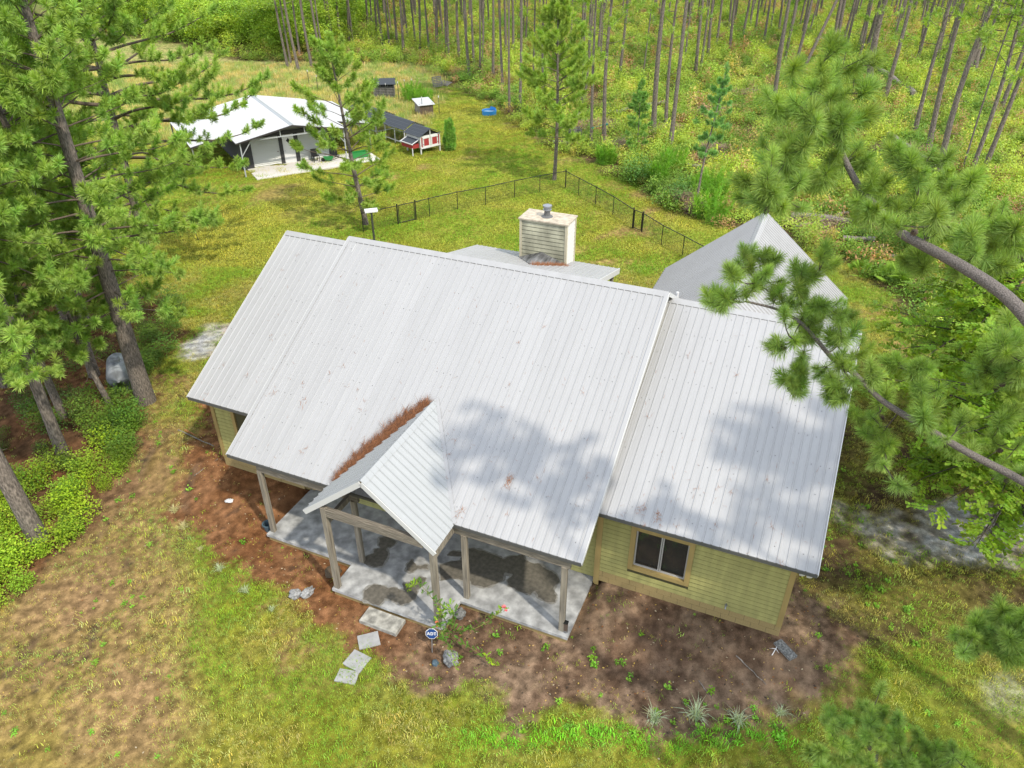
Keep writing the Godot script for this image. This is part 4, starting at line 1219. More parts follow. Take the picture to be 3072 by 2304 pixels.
func build_trees() -> void:
	# ---- boughs near the camera on the right
	var t1 := thing("leaning_pine", "leaning pine whose bushy top reaches in from the upper right", "tree", Vector3.ZERO)
	bough(t1, [6.53, 12.37, -8.03, 6.22, 12.7, -8.48, 5.9, 12.86, -9.06, 5.57, 12.94, -9.71, 5.38, 13.03, -9.89, 5.12, 13.28, -10.28, 4.96, 13.46, -10.52, 4.8, 13.76, -10.83, 4.7, 14.02, -11, 4.54, 14.37, -11.23], 0.088, 0.03, [4.07, 15.05, -10.54, 4.62, 15, -10.83, 4.47, 14.54, -11.75, 4.8, 14.56, -11.29, 3.79, 14.53, -10.22, 4.46, 14.32, -10.81, 4.98, 14.34, -10.93, 3.55, 14.52, -10.36, 3.97, 13.94, -11.21, 3.9, 14.18, -10.04, 4.32, 14.13, -10.6, 3.78, 13.85, -10.69, 4.05, 13.81, -10.48, 4.57, 13.75, -10.78, 5.04, 13.71, -11.08, 3.92, 13.28, -11.26, 3.75, 13.56, -10, 4.41, 13.41, -10.69, 4.6, 13.45, -10.81, 3.51, 13.47, -9.96, 3.26, 13.8, -9.55, 5.53, 13.52, -11.46, 5.34, 13.88, -10.24, 5.63, 13.77, -10.2, 5.57, 13.27, -11.12, 5.51, 13.84, -10.83, 4.87, 13.32, -10.25, 5.2, 13, -10.69, 4.95, 13.37, -9.34, 5.51, 13.11, -10.62, 5.61, 13.36, -10.07, 5.7, 13.43, -9.51, 6.02, 13.29, -10.64, 6.76, 12.55, -10.74, 6.13, 12.76, -9.32, 6.39, 13.15, -10.48, 6.36, 13.13, -9.76, 7.17, 12.37, -10.22, 7.02, 12.7, -10.38, 6.73, 13.12, -9.58, 6.14, 12.51, -10.49, 6, 12.41, -10.06, 6.18, 12.83, -10.39, 6.99, 13.38, -11.03, 6.91, 12.9, -9.89], 5, 1.0, Vector3(9.6, -0.45, -6.6))
	var t2 := thing("overhanging_pine", "pine at the right edge with a long bough over the right wing roof", "tree", Vector3.ZERO)
	bough(t2, [8.29, 9.38, -8.24, 7.8, 9.44, -8.76, 7.68, 9.43, -8.99, 7.15, 9.59, -9.33, 6.56, 9.82, -9.72, 6.24, 9.92, -10.02, 6, 10.04, -10.22, 5.63, 10.35, -10.42, 5.31, 10.53, -10.53, 5.02, 10.81, -10.71, 4.8, 11.02, -10.85, 4.54, 11.17, -10.95, 4.29, 11.26, -11.01, 3.85, 11.35, -11.07], 0.07, 0.018, [4.1, 11.8, -11.85, 4.5, 11.75, -12.05, 3.41, 12.02, -10.74, 3.91, 11.49, -11.82, 3.44, 11.49, -10.95, 3.37, 11.31, -11, 3.99, 11.99, -10.8, 4.14, 11.49, -11.53, 4.53, 11.95, -11.05, 5.14, 11.54, -11.89, 4.83, 11.84, -10.95, 4.32, 11.43, -11.23, 4.48, 11.4, -10.9, 4.91, 11.15, -11.15, 4.92, 11.51, -10.59, 5.16, 11.44, -10.51, 5.59, 10.86, -11.22, 4.88, 10.86, -11.23, 5.02, 10.85, -10.86, 5.52, 10.54, -11.34, 4.47, 11.04, -10.3, 4.98, 10.27, -11.04, 5.22, 11.07, -10.25, 4.74, 9.86, -10.98, 4.69, 10.12, -10.5, 5.12, 10.26, -10.56, 5.55, 9.82, -10.97, 5.73, 10.04, -10.76, 5.96, 10.39, -10.99, 5.55, 10.87, -9.9, 6.07, 10.61, -10.34, 5.67, 10.67, -9.83, 6.32, 10.67, -10.04, 6.37, 10.44, -9.93, 6.39, 9.76, -10.72, 6.43, 10.11, -9.55, 6.76, 10.05, -9.83, 6.57, 9.71, -9.99, 5.89, 9.44, -10.5, 6.21, 9.27, -10.61, 7.35, 9.32, -10.15, 6.68, 9.71, -9.46, 6.14, 9.24, -9.78, 6.12, 9.26, -10.11, 5.75, 9.55, -9.05, 7.88, 9.2, -10.01, 7.43, 9.44, -9.58, 8.12, 9.62, -10.12, 8.36, 9.64, -10.28, 8.06, 9.3, -10.06, 8.38, 9.38, -9.83, 8.16, 9.1, -9.72, 7.99, 9.26, -9.14], 8, 0.98, Vector3(10.8, -0.45, -6.8), 1)
	var t3 := thing("edge_pine", "pine at the right edge of the picture showing only a few shoots", "tree", Vector3.ZERO)
	bough(t3, [9.8, 7.2, -9.6, 9.2, 9.2, -9.8, 8.7, 10.6, -10.0], 0.07, 0.03, [8.04, 11.02, -10.48, 7.87, 10.74, -9.86, 7.79, 10.52, -10.15, 7.65, 10.58, -10.25, 8.16, 10.24, -10.31, 7.98, 10.71, -10.17, 7.83, 11.02, -9.92, 8.35, 10.46, -10.17, 7.71, 10.93, -10.08] + [8.02, 6.8, -8, 7.64, 7.12, -7.87, 7.93, 7.21, -7.92, 7.75, 6.96, -8.26, 8.09, 6.95, -7.76, 7.72, 6.85, -7.66, 8.12, 7.32, -7.96, 7.53, 6.89, -7.81, 7.19, 7.23, -7.66], 9, 1.0, Vector3(12.6, -0.45, -8.4))
	pine("tall_right_pine", "tall pine outside the right edge that shades the right wing roof", "pine", "", Vector3(13.2, -0.3, -9.2), 17.0, 0.26, 9.5, 3.6, 305, {"gap": 0.7, "tuft": 1.15})
	pine("tall_right_pine", "tall pine outside the right edge that shades the front bed", "pine", "", Vector3(12.6, -0.4, -4.6), 16.0, 0.26, 9.0, 3.2, 306, {"gap": 0.8, "tuft": 1.15})
	var t4 := thing("young_pine", "young pine whose shoots rise into the bottom right corner", "tree", Vector3.ZERO)
	bough(t4, [7.2, -0.4, -8.25, 7.2, 1.2, -8.3, 7.18, 2.4, -8.35, 7.15, 3.4, -8.5], 0.06, 0.02, [6.84, 3.89, -8.56, 7.21, 3.6, -8.82, 7.33, 3.52, -8.34, 7, 3.5, -8.55, 6.85, 3.42, -8.73, 7.84, 3.31, -8.54, 6.45, 3.25, -8.38, 8.32, 3.03, -8.32, 8.08, 3.02, -8.32, 8.24, 3.46, -7.94, 6.15, 3.19, -8.03, 6.39, 3.48, -8.05, 6.59, 3.75, -8.13, 7.09, 3.26, -8.18, 7.32, 3.4, -7.97, 7.85, 2.96, -8.04, 5.95, 3.15, -8.12, 5.69, 3.46, -7.76, 6.07, 3.58, -8.24, 7.24, 3.13, -7.88, 8.32, 2.82, -8.06, 6.62, 3.47, -7.75], 12, 0.9)
	# ---- pines on the left
	var lab := ["thick barked pine beside the white gas tank", "slender leaning trunk left of the gas tank", "pine just behind the gas tank", "thin dark pine among shrubs left of the gas tank", "straight grey pine rising out of the bright shrubs", "thick pine trunk at the left edge among bright shrubs, nearest the camera", "pine by the sandy clearing left of the lawn, its long limbs over the shed roof", "stout pine with a thick trunk at the left edge beyond the shrubs", "pine half hidden behind the thick barked one", "pine close behind the slender leaning trunk", "dark pine at the far left edge in the shade", "pine farthest back at the left edge"]
	var P := [-14.7, -25, 0.43, -15.9, -24.5, 0.14, -17.7, -26.8, 0.26, -17.5, -23.9, 0.2, -16.6, -21.9, 0.26, -15.3, -17.6, 0.35, -19.7, -37.7, 0.3, -23, -31, 0.38, -20.4, -31.7, 0.26, -20.3, -30.3, 0.27, -21, -26.1, 0.23, -24.4, -36.7, 0.32]
	var hs := [17.5, 7.0, 16.0, 8.5, 15.0, 15.5, 18.5, 17.5, 15.5, 16.0, 15.0, 18.0]
	var cr := [4.2, 3.2, 4.0, 3.4, 7.0, 7.5, 3.8, 4.0, 4.5, 4.2, 5.0, 3.5]
	var re := [3.9, 1.5, 3.8, 1.9, 3.2, 3.2, 7.2, 4.4, 3.8, 3.6, 3.0, 5.0]
	for i in 12:
		var x: float = P[i * 3]; var z: float = P[i * 3 + 1]
		pine("left_pine", lab[i], "pine", "pines standing along the left side", Vector3(x, gh(x, z), z), hs[i], P[i * 3 + 2] * 0.82, cr[i], re[i], 100 + i, {"gap": 0.66, "dens": 0.9, "tuft": 1.1, "lean": Vector2([0.2, -0.5, 0.3, 0.2, 0, -0.2, 0.6, 0.2, 0.1, 0.2, 0.1, 0.3][i], 0.2), "el0": -4.0, "tint": Color(1.0, 1.0, 1.0), "stubs": 9})
	var q := pine("left_pine", "pine outside the left edge whose limbs reach into the picture", "pine", "pines standing along the left side", Vector3(-18.2, -0.2, -19.5), 17.0, 0.3, 4.5, 5.4, 140, {"gap": 0.6, "tuft": 1.0, "el0": -2.0})
	# ---- two yard pines
	pine("yard_pine", "open crowned young pine on the back lawn in front of the white shed", "pine", "", Vector3(-9.04, 0, -44.48), 10.2, 0.17, 1.7, 3.2, 201, {"gap": 0.8, "dens": 0.95, "q0": 0.45, "taper": 0.66, "tuft": 1.25, "el0": 2.0, "stubs": 2, "tint": Color(1.02, 1.0, 1.0), "lean": Vector2(-1.1, -0.3)})
	pine("yard_pine", "slender young pine at the corner of the black chain link fence", "pine", "", Vector3(3.07, 0, -53.2), 12.2, 0.14, 3.0, 3.0, 204, {"gap": 0.7, "dens": 1.0, "tuft": 1.3, "el0": 8.0, "stubs": 3, "tint": Color(1.1, 1.05, 1.0)})
	# ---- small pines at the edge of the wood
	pine("wood_sapling", "thin bent pine sapling with a sparse crown right of the lawn", "pine", "", Vector3(11.9, 0, -46.8), 8.6, 0.075, 3.6, 1.0, 212, {"gap": 0.8, "dens": 0.7, "tuft": 0.9, "lean": Vector2(1.0, -1.5), "tint": Color(0.75, 0.95, 1.6), "sides": 6})
	pine("wood_sapling", "small dark pine sapling in the brush pile by the big trunk", "pine", "", Vector3(9.8, 0, -59.5), 5.6, 0.06, 0.9, 1.1, 215, {"gap": 0.6, "dens": 0.8, "tuft": 0.9, "tint": Color(0.8, 0.95, 1.3), "sides": 6})
	pine("wood_sapling", "short bushy pine sapling behind the leaning pine", "pine", "", Vector3(22.5, 0, -38.5), 5.2, 0.06, 1.2, 1.3, 216, {"gap": 0.6, "tuft": 1.0, "sides": 6})
	# ---- the far wood
	var protos := []
	var T1 := [-26.9, -96.3, 0.16, -27, -98.3, 0.12, -25.3, -95, 0.18, -27, -102.9, 0.14, -24, -96.3, 0.16, -25.8, -102.9, 0.12, -22.8, -96.5, 0.16, -24.4, -104.4, 0.12, -25, -111.5, 0.18, -25.8, -115.5, 0.16, -24.4, -111.2, 0.18, -24.6, -117, 0.19, -23.3, -116.7, 0.16, -23.2, -117.9, 0.14, -22.3, -114.6, 0.13, -22.4, -128.6, 0.18, -22.3, -131.6, 0.15, -20, -121.4, 0.17, -17.9, -112.9, 0.18, -18, -123, 0.14, -16.5, -110.1, 0.15, -15.5, -110.6, 0.18, -14.3, -107.2, 0.19, -14.5, -114.6, 0.16, -13.5, -114.6, 0.16, -12.1, -107.2, 0.15, -10.8, -106.4, 0.14, -10.2, -110.1, 0.15, -9.7, -106.4, 0.12, -10.9, -128.6, 0.17, -8.4, -105.1, 0.17, -7.8, -100.5, 0.14, -6.5, -100.5, 0.2, -7.7, -132.7, 0.15, -4.7, -89.5, 0.18, -4.7, -99.9, 0.16, -3.6, -90.3, 0.12, -3.6, -99.2, 0.09, -2.1, -90.3, 0.16, -0.9, -83, 0.15, -0.7, -105.6, 0.19, -0.2, -73.8, 0.12, 0.2, -105.6, 0.19, 0.8, -74.5, 0.15, 2, -115.5, 0.13, 2.2, -80.9, 0.11, 3.2, -80, 0.13, 1.3, -135.8, 0.15, 6.8, -75.3, 0.1, 7.2, -77.5, 0.12, 9.6, -99.2, 0.18, 6.5, -62, 0.13, 7.7, -63.1, 0.18, 10.1, -91.2, 0.1]
	var T2 := [12.3, -90.6, 0.17, 15, -90.8, 0.08, 12, -64.8, 0.24, 13.7, -68.3, 0.16, 12.8, -61.1, 0.19, 21.4, -99.2, 0.11, 21.2, -91.8, 0.21, 24.8, -101.7, 0.19, 27.8, -110.1, 0.18, 28.5, -105.6, 0.2, 32.6, -115.5, 0.19, 36.5, -125.8, 0.18, 35.9, -120.4, 0.17, 34.6, -111.5, 0.18, 38.3, -121.4, 0.14, 40.5, -124.1, 0.18, 32.6, -98.5, 0.23, 25.4, -75.6, 0.22, 42.6, -124.7, 0.18, 31.9, -90.3, 0.19, 33.2, -97.8, 0.21, 40.6, -102.4, 0.22, 40.4, -100.8, 0.24, 45.8, -112.6, 0.19, 43.9, -106.4, 0.18, 46.3, -108.2, 0.19, 46.2, -106.4, 0.18, 46.6, -106.4, 0.24, 37.4, -82.5, 0.39, 37.1, -77.9, 0.22, 50.9, -100.8, 0.2, 51.8, -97.8, 0.22, 52.5, -97.8, 0.23, 34.5, -65.5, 0.19, 32.6, -59, 0.22, 30.7, -53.3, 0.23, 53.2, -91.8, 0.36, 52.5, -91.8, 0.29, 32.9, -53.3, 0.17, 34.6, -54.6, 0.18, 32.3, -53.3, 0.07, 66.2, -107.2, 0.25, 46.1, -73.3, 0.2, 56.3, -96.5, 0.2]
	var all := []
	for t in [T1, T2]:
		for i in range(0, t.size(), 3): all.append([t[i], t[i + 1], t[i + 2], true])
	var r := RandomNumberGenerator.new()
	r.seed = 4242
	var tries := 0
	while all.size() < 298 and tries < 20000:
		tries += 1
		var d := 72.0 + 120.0 * sqrt(r.randf())
		var x := r.randf_range(-1, 1) * (d * 0.62 + 5)
		if x - wood_edge(d) < 3.0: continue
		if d < 100 and r.randf() < 0.85: continue
		if x < -24 and d < 150 and r.randf() < 0.85: continue
		if not seen(x, -d, 0.0, 1.05): continue
		var ok := true
		for p in all:
			if Vector2(p[0] - x, p[1] + d).length() < 2.2: ok = false; break
		if ok: all.append([x, -d, r.randf_range(0.1, 0.21), false])
	var near := {}
	var labels := {
		"12,-64.8": "thickest pine trunk beside the brush pile right of the fence corner",
		"12.8,-61.1": "tall pale pine trunk just right of the thickest one, at the lawn edge",
		"13.7,-68.3": "slim pine trunk between the two thick ones at the edge of the wood",
		"6.5,-62": "pine trunk with a teal band, left of its banded neighbour",
		"7.7,-63.1": "pine trunk with a teal band beside a thin dead stem",
		"25.4,-75.6": "tall pale pine trunk rising behind the bushy top of the leaning pine",
		"37.4,-82.5": "forked pine with the thickest trunk beyond the long fallen log"}
	var kinds := []
	for k in 5:
		var pr := RandomNumberGenerator.new()
		pr.seed = 900 + k
		var hh: float = [19.0, 21.0, 18.0, 22.0, 20.0][k]
		var mb := MB.new()
		var pts := []; var rad := []
		var wob := Vector2(pr.randf_range(-1, 1), pr.randf_range(-1, 1)) * 0.28
		for i in 11:
			var t := i / 10.0
			pts.append(Vector3(wob.x * sin(t * 4.0) + wob.y * t, hh * t - (0.2 if i == 0 else 0.0), wob.y * sin(t * 5.0)))
			rad.append((1.25 if i == 0 else 1.0) * (1.0 - 0.75 * t) * 0.16)
		mb.tube(pts, rad, 7)
		var tw := []; var tc := []
		var wood := MB.new()
		for b in 22:
			var y := lerpf(hh * [0.42, 0.56, 0.36, 0.6, 0.46][k], hh, pow(b / 25.0, 0.9))
			var az := b * 2.4 + pr.randf()
			var l := 2.6 * (1.05 - (y / hh - 0.5) * 1.5) * pr.randf_range(0.6, 1.1)
			var i0 := clampf(y / hh * 10.0, 0, 9.999)
			var p: Vector3 = pts[int(i0)].lerp(pts[int(i0) + 1], i0 - int(i0))
			var d := Vector3(cos(az), pr.randf_range(-0.05, 0.5), sin(az))
			wood.tube([p, p + d * l * 0.6, p + d * l + Vector3(0, 0.15, 0)], [0.035, 0.02, 0.008], 4, false)
			for s in 7:
				var q2 := p + d * l * pr.randf_range(0.4, 1.0) + Vector3(pr.randfn(), pr.randfn() * 0.6, pr.randfn()) * 0.35
				tw.append(aim(q2, d + Vector3(0, 0.6, 0), pr.randf_range(0.9, 1.4), pr.randf() * TAU)); tc.append(tint(pr, Color(0.95, 0.95, 0.9), 0.25))
		for b in 5:
			var y := pr.randf_range(hh * 0.15, hh * 0.5)
			var az := pr.randf() * TAU
			var i0 := y / hh * 10.0
			var p: Vector3 = pts[int(i0)].lerp(pts[int(i0) + 1], i0 - int(i0))
			wood.tube([p, p + Vector3(cos(az), 0.1, sin(az)) * 0.5, p + Vector3(cos(az), -0.1, sin(az)) * pr.randf_range(0.6, 1.5)], [0.02, 0.014, 0.005], 4, false)
		kinds.append([mb.mesh(), wood.mesh(), tw, tc])
	# what each trunk stands behind, and its rank there, nearest first
	var marks := [[-0.24, "the white roofed shed"], [-0.17, "the crown of the yard pine by the shed"], [-0.115, "the pallet pen and hutch"], [-0.06, "the leaning grey pallet"], [-0.01, "the blue paddling pool"], [0.05, "the slender pine at the fence corner"], [0.11, "the pallet bin"], [0.17, "the teal banded trunks"], [0.24, "the thickest trunk by the brush pile"], [0.31, "the dead frond heaps"], [0.38, "the bent pine sapling"], [0.45, "the top of the leaning pine"], [0.53, "the long pale fallen log"], [9.0, "the right hand end of the wood"]]
	var words := ["nearest", "second nearest", "third nearest", "fourth nearest", "fifth nearest", "sixth nearest", "seventh nearest", "eighth nearest", "ninth nearest", "tenth nearest", "eleventh nearest", "twelfth nearest", "thirteenth nearest", "fourteenth nearest", "fifteenth nearest", "sixteenth nearest", "seventeenth nearest", "eighteenth nearest", "nineteenth nearest", "twentieth nearest", "twenty first nearest", "twenty second nearest", "twenty third nearest", "twenty fourth nearest", "twenty fifth nearest", "twenty sixth nearest", "twenty seventh nearest", "twenty eighth nearest", "twenty ninth nearest", "thirtieth nearest"]
	var sector := {}
	var order := range(all.size())
	order.sort_custom(func(p, q): return all[p][1] > all[q][1])
	var names_of := {}
	for i in order:
		var k := 0
		while all[i][0] / -all[i][1] > marks[k][0]: k += 1
		var n: int = sector.get(k, 0)
		sector[k] = n + 1
		names_of[i] = "%s%s pine trunk behind %s" % ["slim " if all[i][2] < 0.14 else ("stout " if all[i][2] > 0.21 else ""), words[n] if n < 30 else "thirty " + words[n - 30], marks[k][1]]
	var first := {}
	for i in all.size():
		var e2: Array = all[i]
		var key := "%s,%s" % [str(snappedf(e2[0], 0.1)).trim_suffix(".0"), str(snappedf(e2[1], 0.1)).trim_suffix(".0")]
		var k := i % 5
		var root: Node3D
		if not first.has(k):
			root = Node3D.new()
			root.name = numbered("forest_pine")
			add_child(root)
			put_mesh("trunk", kinds[k][0], M["trunk%d" % (k % 3)], root)
			put_mesh("branches", kinds[k][1], M.twig, root, "stuff")
			scatter("crown", M.tuft_far, M.needle, kinds[k][2], kinds[k][3], root)
			first[k] = root
		else:
			root = first[k].duplicate()
			root.name = numbered("forest_pine")
			add_child(root)
		root.position = Vector3(e2[0], gh(e2[0], e2[1]), e2[1])
		root.rotation = Vector3(r.randf_range(-0.025, 0.025), r.randf() * TAU, r.randf_range(-0.025, 0.025))
		var s: float = e2[2] / 0.16
		(root.get_node("trunk") as Node3D).scale = Vector3(s, 1, s)
		tag(root, str(labels.get(key, names_of[i])), "pine", "tall pines of the wood behind the house")
	# dark pine leaning hard in the wood
	var lt := thing("dead_pine", "dark pine trunk leaning far to the right in the wood", "pine", Vector3(35.0, 0, -95.8))
	var lm := MB.new()
	lm.tube([Vector3(0, -0.2, 0), Vector3(2.6, 7, -1), Vector3(6.0, 14, -2)], [0.2, 0.16, 0.08], 8)
	put("trunk", lm, M.trunk1, lt)
	# far, uncountable trunks behind
	var fw := []; var fc := []
	for i in 620:
		var d := 128.0 + 130.0 * r.randf()
		var x := r.randf_range(-1, 1) * d * 0.72
		if x - wood_edge(d) < 2: continue
		fw.append(Transform3D(Basis(Vector3.UP, r.randf() * TAU).scaled_local(Vector3(1, 1, 1) * r.randf_range(0.8, 1.2)), Vector3(x, 0, -d))); fc.append(Color(1, 1, 1))
	scatter_tag("distant_pine_trunks", kinds[1][0], M.trunk0, fw, [], "distant pine trunks deep in the wood, too many to tell apart", "pine wood")
	# ---- broadleaf tree at the right edge
	var br := RandomNumberGenerator.new()
	br.seed = 61
	broadleaf("leafy broadleaf tree drooping over the sandy path at the right edge", Vector3(15.3, 0, -17.3), 62, 1.0)
	broadleaf("second leafy broadleaf tree behind the drooping one, nearer the wood", Vector3(17.4, 0, -23.2), 63, 0.95)
	# ---- the cedar by the coop, shrubs along the lawn edge
	var tw2 := []; var tc2 := []
	for k in 260:
		var y := br.randf() * 2.3
		var rr := (0.62 - 0.16 * y) * sqrt(br.randf()) * minf(1.0, 0.5 + y)
		var az := br.randf() * TAU
		tw2.append(aim(Vector3(cos(az) * rr, y + 0.1, sin(az) * rr), Vector3(cos(az) * 0.35, 1, sin(az) * 0.35), br.randf_range(0.7, 1.1), br.randf() * TAU)); tc2.append(tint(br, Color(0.75, 0.95, 0.9), 0.25))
	var cd := thing("cedar", "upright feathery green bush beside the red and white coop", "bush", Vector3(-4.95, 0, -60.9))
	var cm := MB.new()
	cm.tube([Vector3(0, -0.1, 0), Vector3(0, 1.5, 0), Vector3(0.05, 2.6, 0)], [0.05, 0.04, 0.01], 6)
	put("stem", cm, M.rust, cd)
	scatter("foliage", M.tuft_mid, M.needle, tw2, tc2, cd)
	var plume := needle_tuft(51, 60, 0.4, 0.02, 1.0)
	var big_leaf := leaf_clump(52, 700, Vector3(0.9, 0.8, 0.9), 0.11)
	var rows := [[8.9, -52.2, 1.6, 0, "dark leafy shrub at the corner of the wood nearest the lawn"], [10.9, -47.6, 1.35, 0, "dark green shrub in front of the dead frond pile"], [11.6, -49.5, 1.2, 0, "rounded mid green shrub behind the lawn edge"], [10.2, -52.8, 1.1, 1, "feathery green shrub between the dark leafy ones"], [13.2, -49.2, 1.6, 1, "tallest feathery green shrub by the lawn edge"], [12.6, -45.2, 1.5, 1, "feathery shrub closest to the back wing roof"], [11.6, -54.6, 1.4, 1, "feathery shrub behind the dark corner shrub"], [-9.9, -78.0, 1.5, 1, "feathery bush behind the small white roofed hutch"], [-8.6, -76.6, 1.2, 1, "smaller feathery bush right of the hutch"], [7.2, -57.2, 0.9, 1, "pale feathery shrub along the lawn by the fence corner"]]
	for s in rows:
		var o := Node3D.new()
		o.name = numbered("edge_shrub")
		add_child(o)
		o.position = Vector3(s[0], 0, s[1])
		tag(o, s[4], "shrub", "shrubs along the edge of the wood")
		if s[3] == 0:
			var f := put_mesh("foliage", big_leaf, M.dark_leaf, o)
			f.scale = Vector3.ONE * s[2] * 0.85
		else:
			var w3 := []; var c3 := []
			for k in 70:
				var az := br.randf() * TAU; var rr: float = sqrt(br.randf()) * 0.8 * s[2]
				w3.append(aim(Vector3(cos(az) * rr, br.randf_range(0.3, 1.1) * s[2], sin(az) * rr), Vector3(cos(az) * 0.3, 1, sin(az) * 0.3), br.randf_range(0.6, 1.1), br.randf() * TAU)); c3.append(tint(br, Color(0.6, 0.85, 0.45), 0.25))
			scatter("foliage", plume, M.needle, w3, c3, o)
	# fan palmettos by the right lawn edge
	var pl := [[20.2, -35.5, 1.0, "fan palmetto at the lawn edge beside the bright bushes"], [21.4, -36.2, 0.8, "smaller fan palmetto right of the first"], [18.6, -36.6, 0.7, "pale fan palmetto near the fallen logs"]]
	for s in pl:
		var o := MB.new()
		for f in 16:
			var az := br.randf() * TAU; var el := br.randf_range(0.4, 1.3)
			var d := Vector3(cos(az) * cos(el), sin(el), sin(az) * cos(el))
			var h := d * 0.7
			o.bar(Vector3.ZERO, h, 0.015, 0.012)
			var sd := d.cross(Vector3.UP).normalized(); var up := sd.cross(d)
			for b in 13:
				var t := (b - 6) * 0.2
				var bd := (d * cos(t) + sd * sin(t)).normalized()
				o.tri(h - up * 0.0, h + bd * 0.3 + up * 0.02 + sd * 0.02 * cos(t), h + bd * 0.6 - Vector3(0, 0.06, 0))
				o.tri(h, h + bd * 0.6 - Vector3(0, 0.06, 0), h + bd * 0.3 - up * 0.02 - sd * 0.02 * cos(t))
		var m := put("palmetto", o, M.leaf_plain, self)
		m.transform = xf(Vector3(s[0], 0, s[1]), Vector3.ONE * s[2] * 1.2, br.randf() * TAU)
		tag(m, s[3], "palmetto", "fan palmettos")

func broadleaf(label: String, at: Vector3, seed_: int, size: float) -> void:
	var bt := thing("broadleaf_tree", label, "tree", at, 0, "broadleaf trees at the right edge")
	var br := RandomNumberGenerator.new()
	br.seed = seed_
	var bw := MB.new(); var sprays := []; var st := []
	var spray := leaf_spray(71)
	bw.tube([Vector3(0, -0.2, 0), Vector3(0.05, 1.6, 0), Vector3(-0.1, 3.2, -0.1), Vector3(-0.1, 5.4, -0.2), Vector3(0, 7.8, -0.1)], [0.16, 0.13, 0.1, 0.06, 0.02], 8)
	put("trunk", bw, M.trunk2, bt)
	bw = MB.new()
	for k in 96:
		var y := br.randf_range(1.6, 7.4)
		var az := br.randf_range(-0.5, 0.5) * TAU if k > 22 else PI + br.randf_range(-1.5, 1.2)
		var l := (4.6 - absf(y - 3.4) * 0.6) * br.randf_range(0.6, 1.05)
		var d := Vector3(cos(az), br.randf_range(-0.05, 0.45), -sin(az)).normalized()
		var p := Vector3(-0.05, y, -0.1)
		var pts := [p]; var rad := [0.04]
		for s in 9:
			d = (d + Vector3(br.randf_range(-0.16, 0.16), -0.05 + br.randf_range(-0.06, 0.06), br.randf_range(-0.16, 0.16))).normalized()
			p += d * l / 9.0
			pts.append(p); rad.append(0.04 * (1.0 - s / 9.2))
			if s > 1:
				for q2 in 4:
					var sd := (d.cross(Vector3.UP).normalized() * (1 if q2 % 2 else -1) + d * br.randf_range(0.2, 0.9) + Vector3(0, br.randf_range(-0.3, 0.25), 0)).normalized()
					sprays.append(aim(p - d * br.randf() * l / 9.0, sd, br.randf_range(0.8, 1.5), br.randf() * TAU)); st.append(tint(br, Color(1, 1, 1), 0.25))
		bw.tube(pts, rad, 5, false)
	put("branches", bw, M.twig_near, bt, "stuff")
	scatter("leaves", spray, M.leaf, sprays, st, bt)
	bt.scale = Vector3.ONE * size

func leaf_spray(seed_: int) -> ArrayMesh:
	var r := RandomNumberGenerator.new()
	r.seed = seed_
	var mb := MB.new()
	mb.col = Color(0.6, 0.45, 0.5)
	mb.bar(Vector3.ZERO, Vector3(0, 0.5, 0), 0.006, 0.006)
	for i in 20:
		var t := 0.1 + 0.42 * i / 20.0
		var a := (0.0 if i % 2 else PI) + r.randf_range(-0.6, 0.6)
		var out := Vector3(cos(a), r.randf_range(0.1, 0.8), sin(a) * 0.6 + r.randf_range(-0.3, 0.3)).normalized()
		var s := out.cross(Vector3(r.randf_range(-0.4, 0.4), 0.2, 1)).normalized()
		var p := Vector3(0, t, 0); var l := r.randf_range(0.07, 0.12)
		var k := r.randf_range(0.7, 1.25)
		mb.col = Color(k * r.randf_range(0.85, 1.2), k, k)
		mb.tri(p, p + out * l * 0.45 + s * l * 0.36, p + out * l)
		mb.tri(p, p + out * l, p + out * l * 0.45 - s * l * 0.36)
	return mb.mesh()

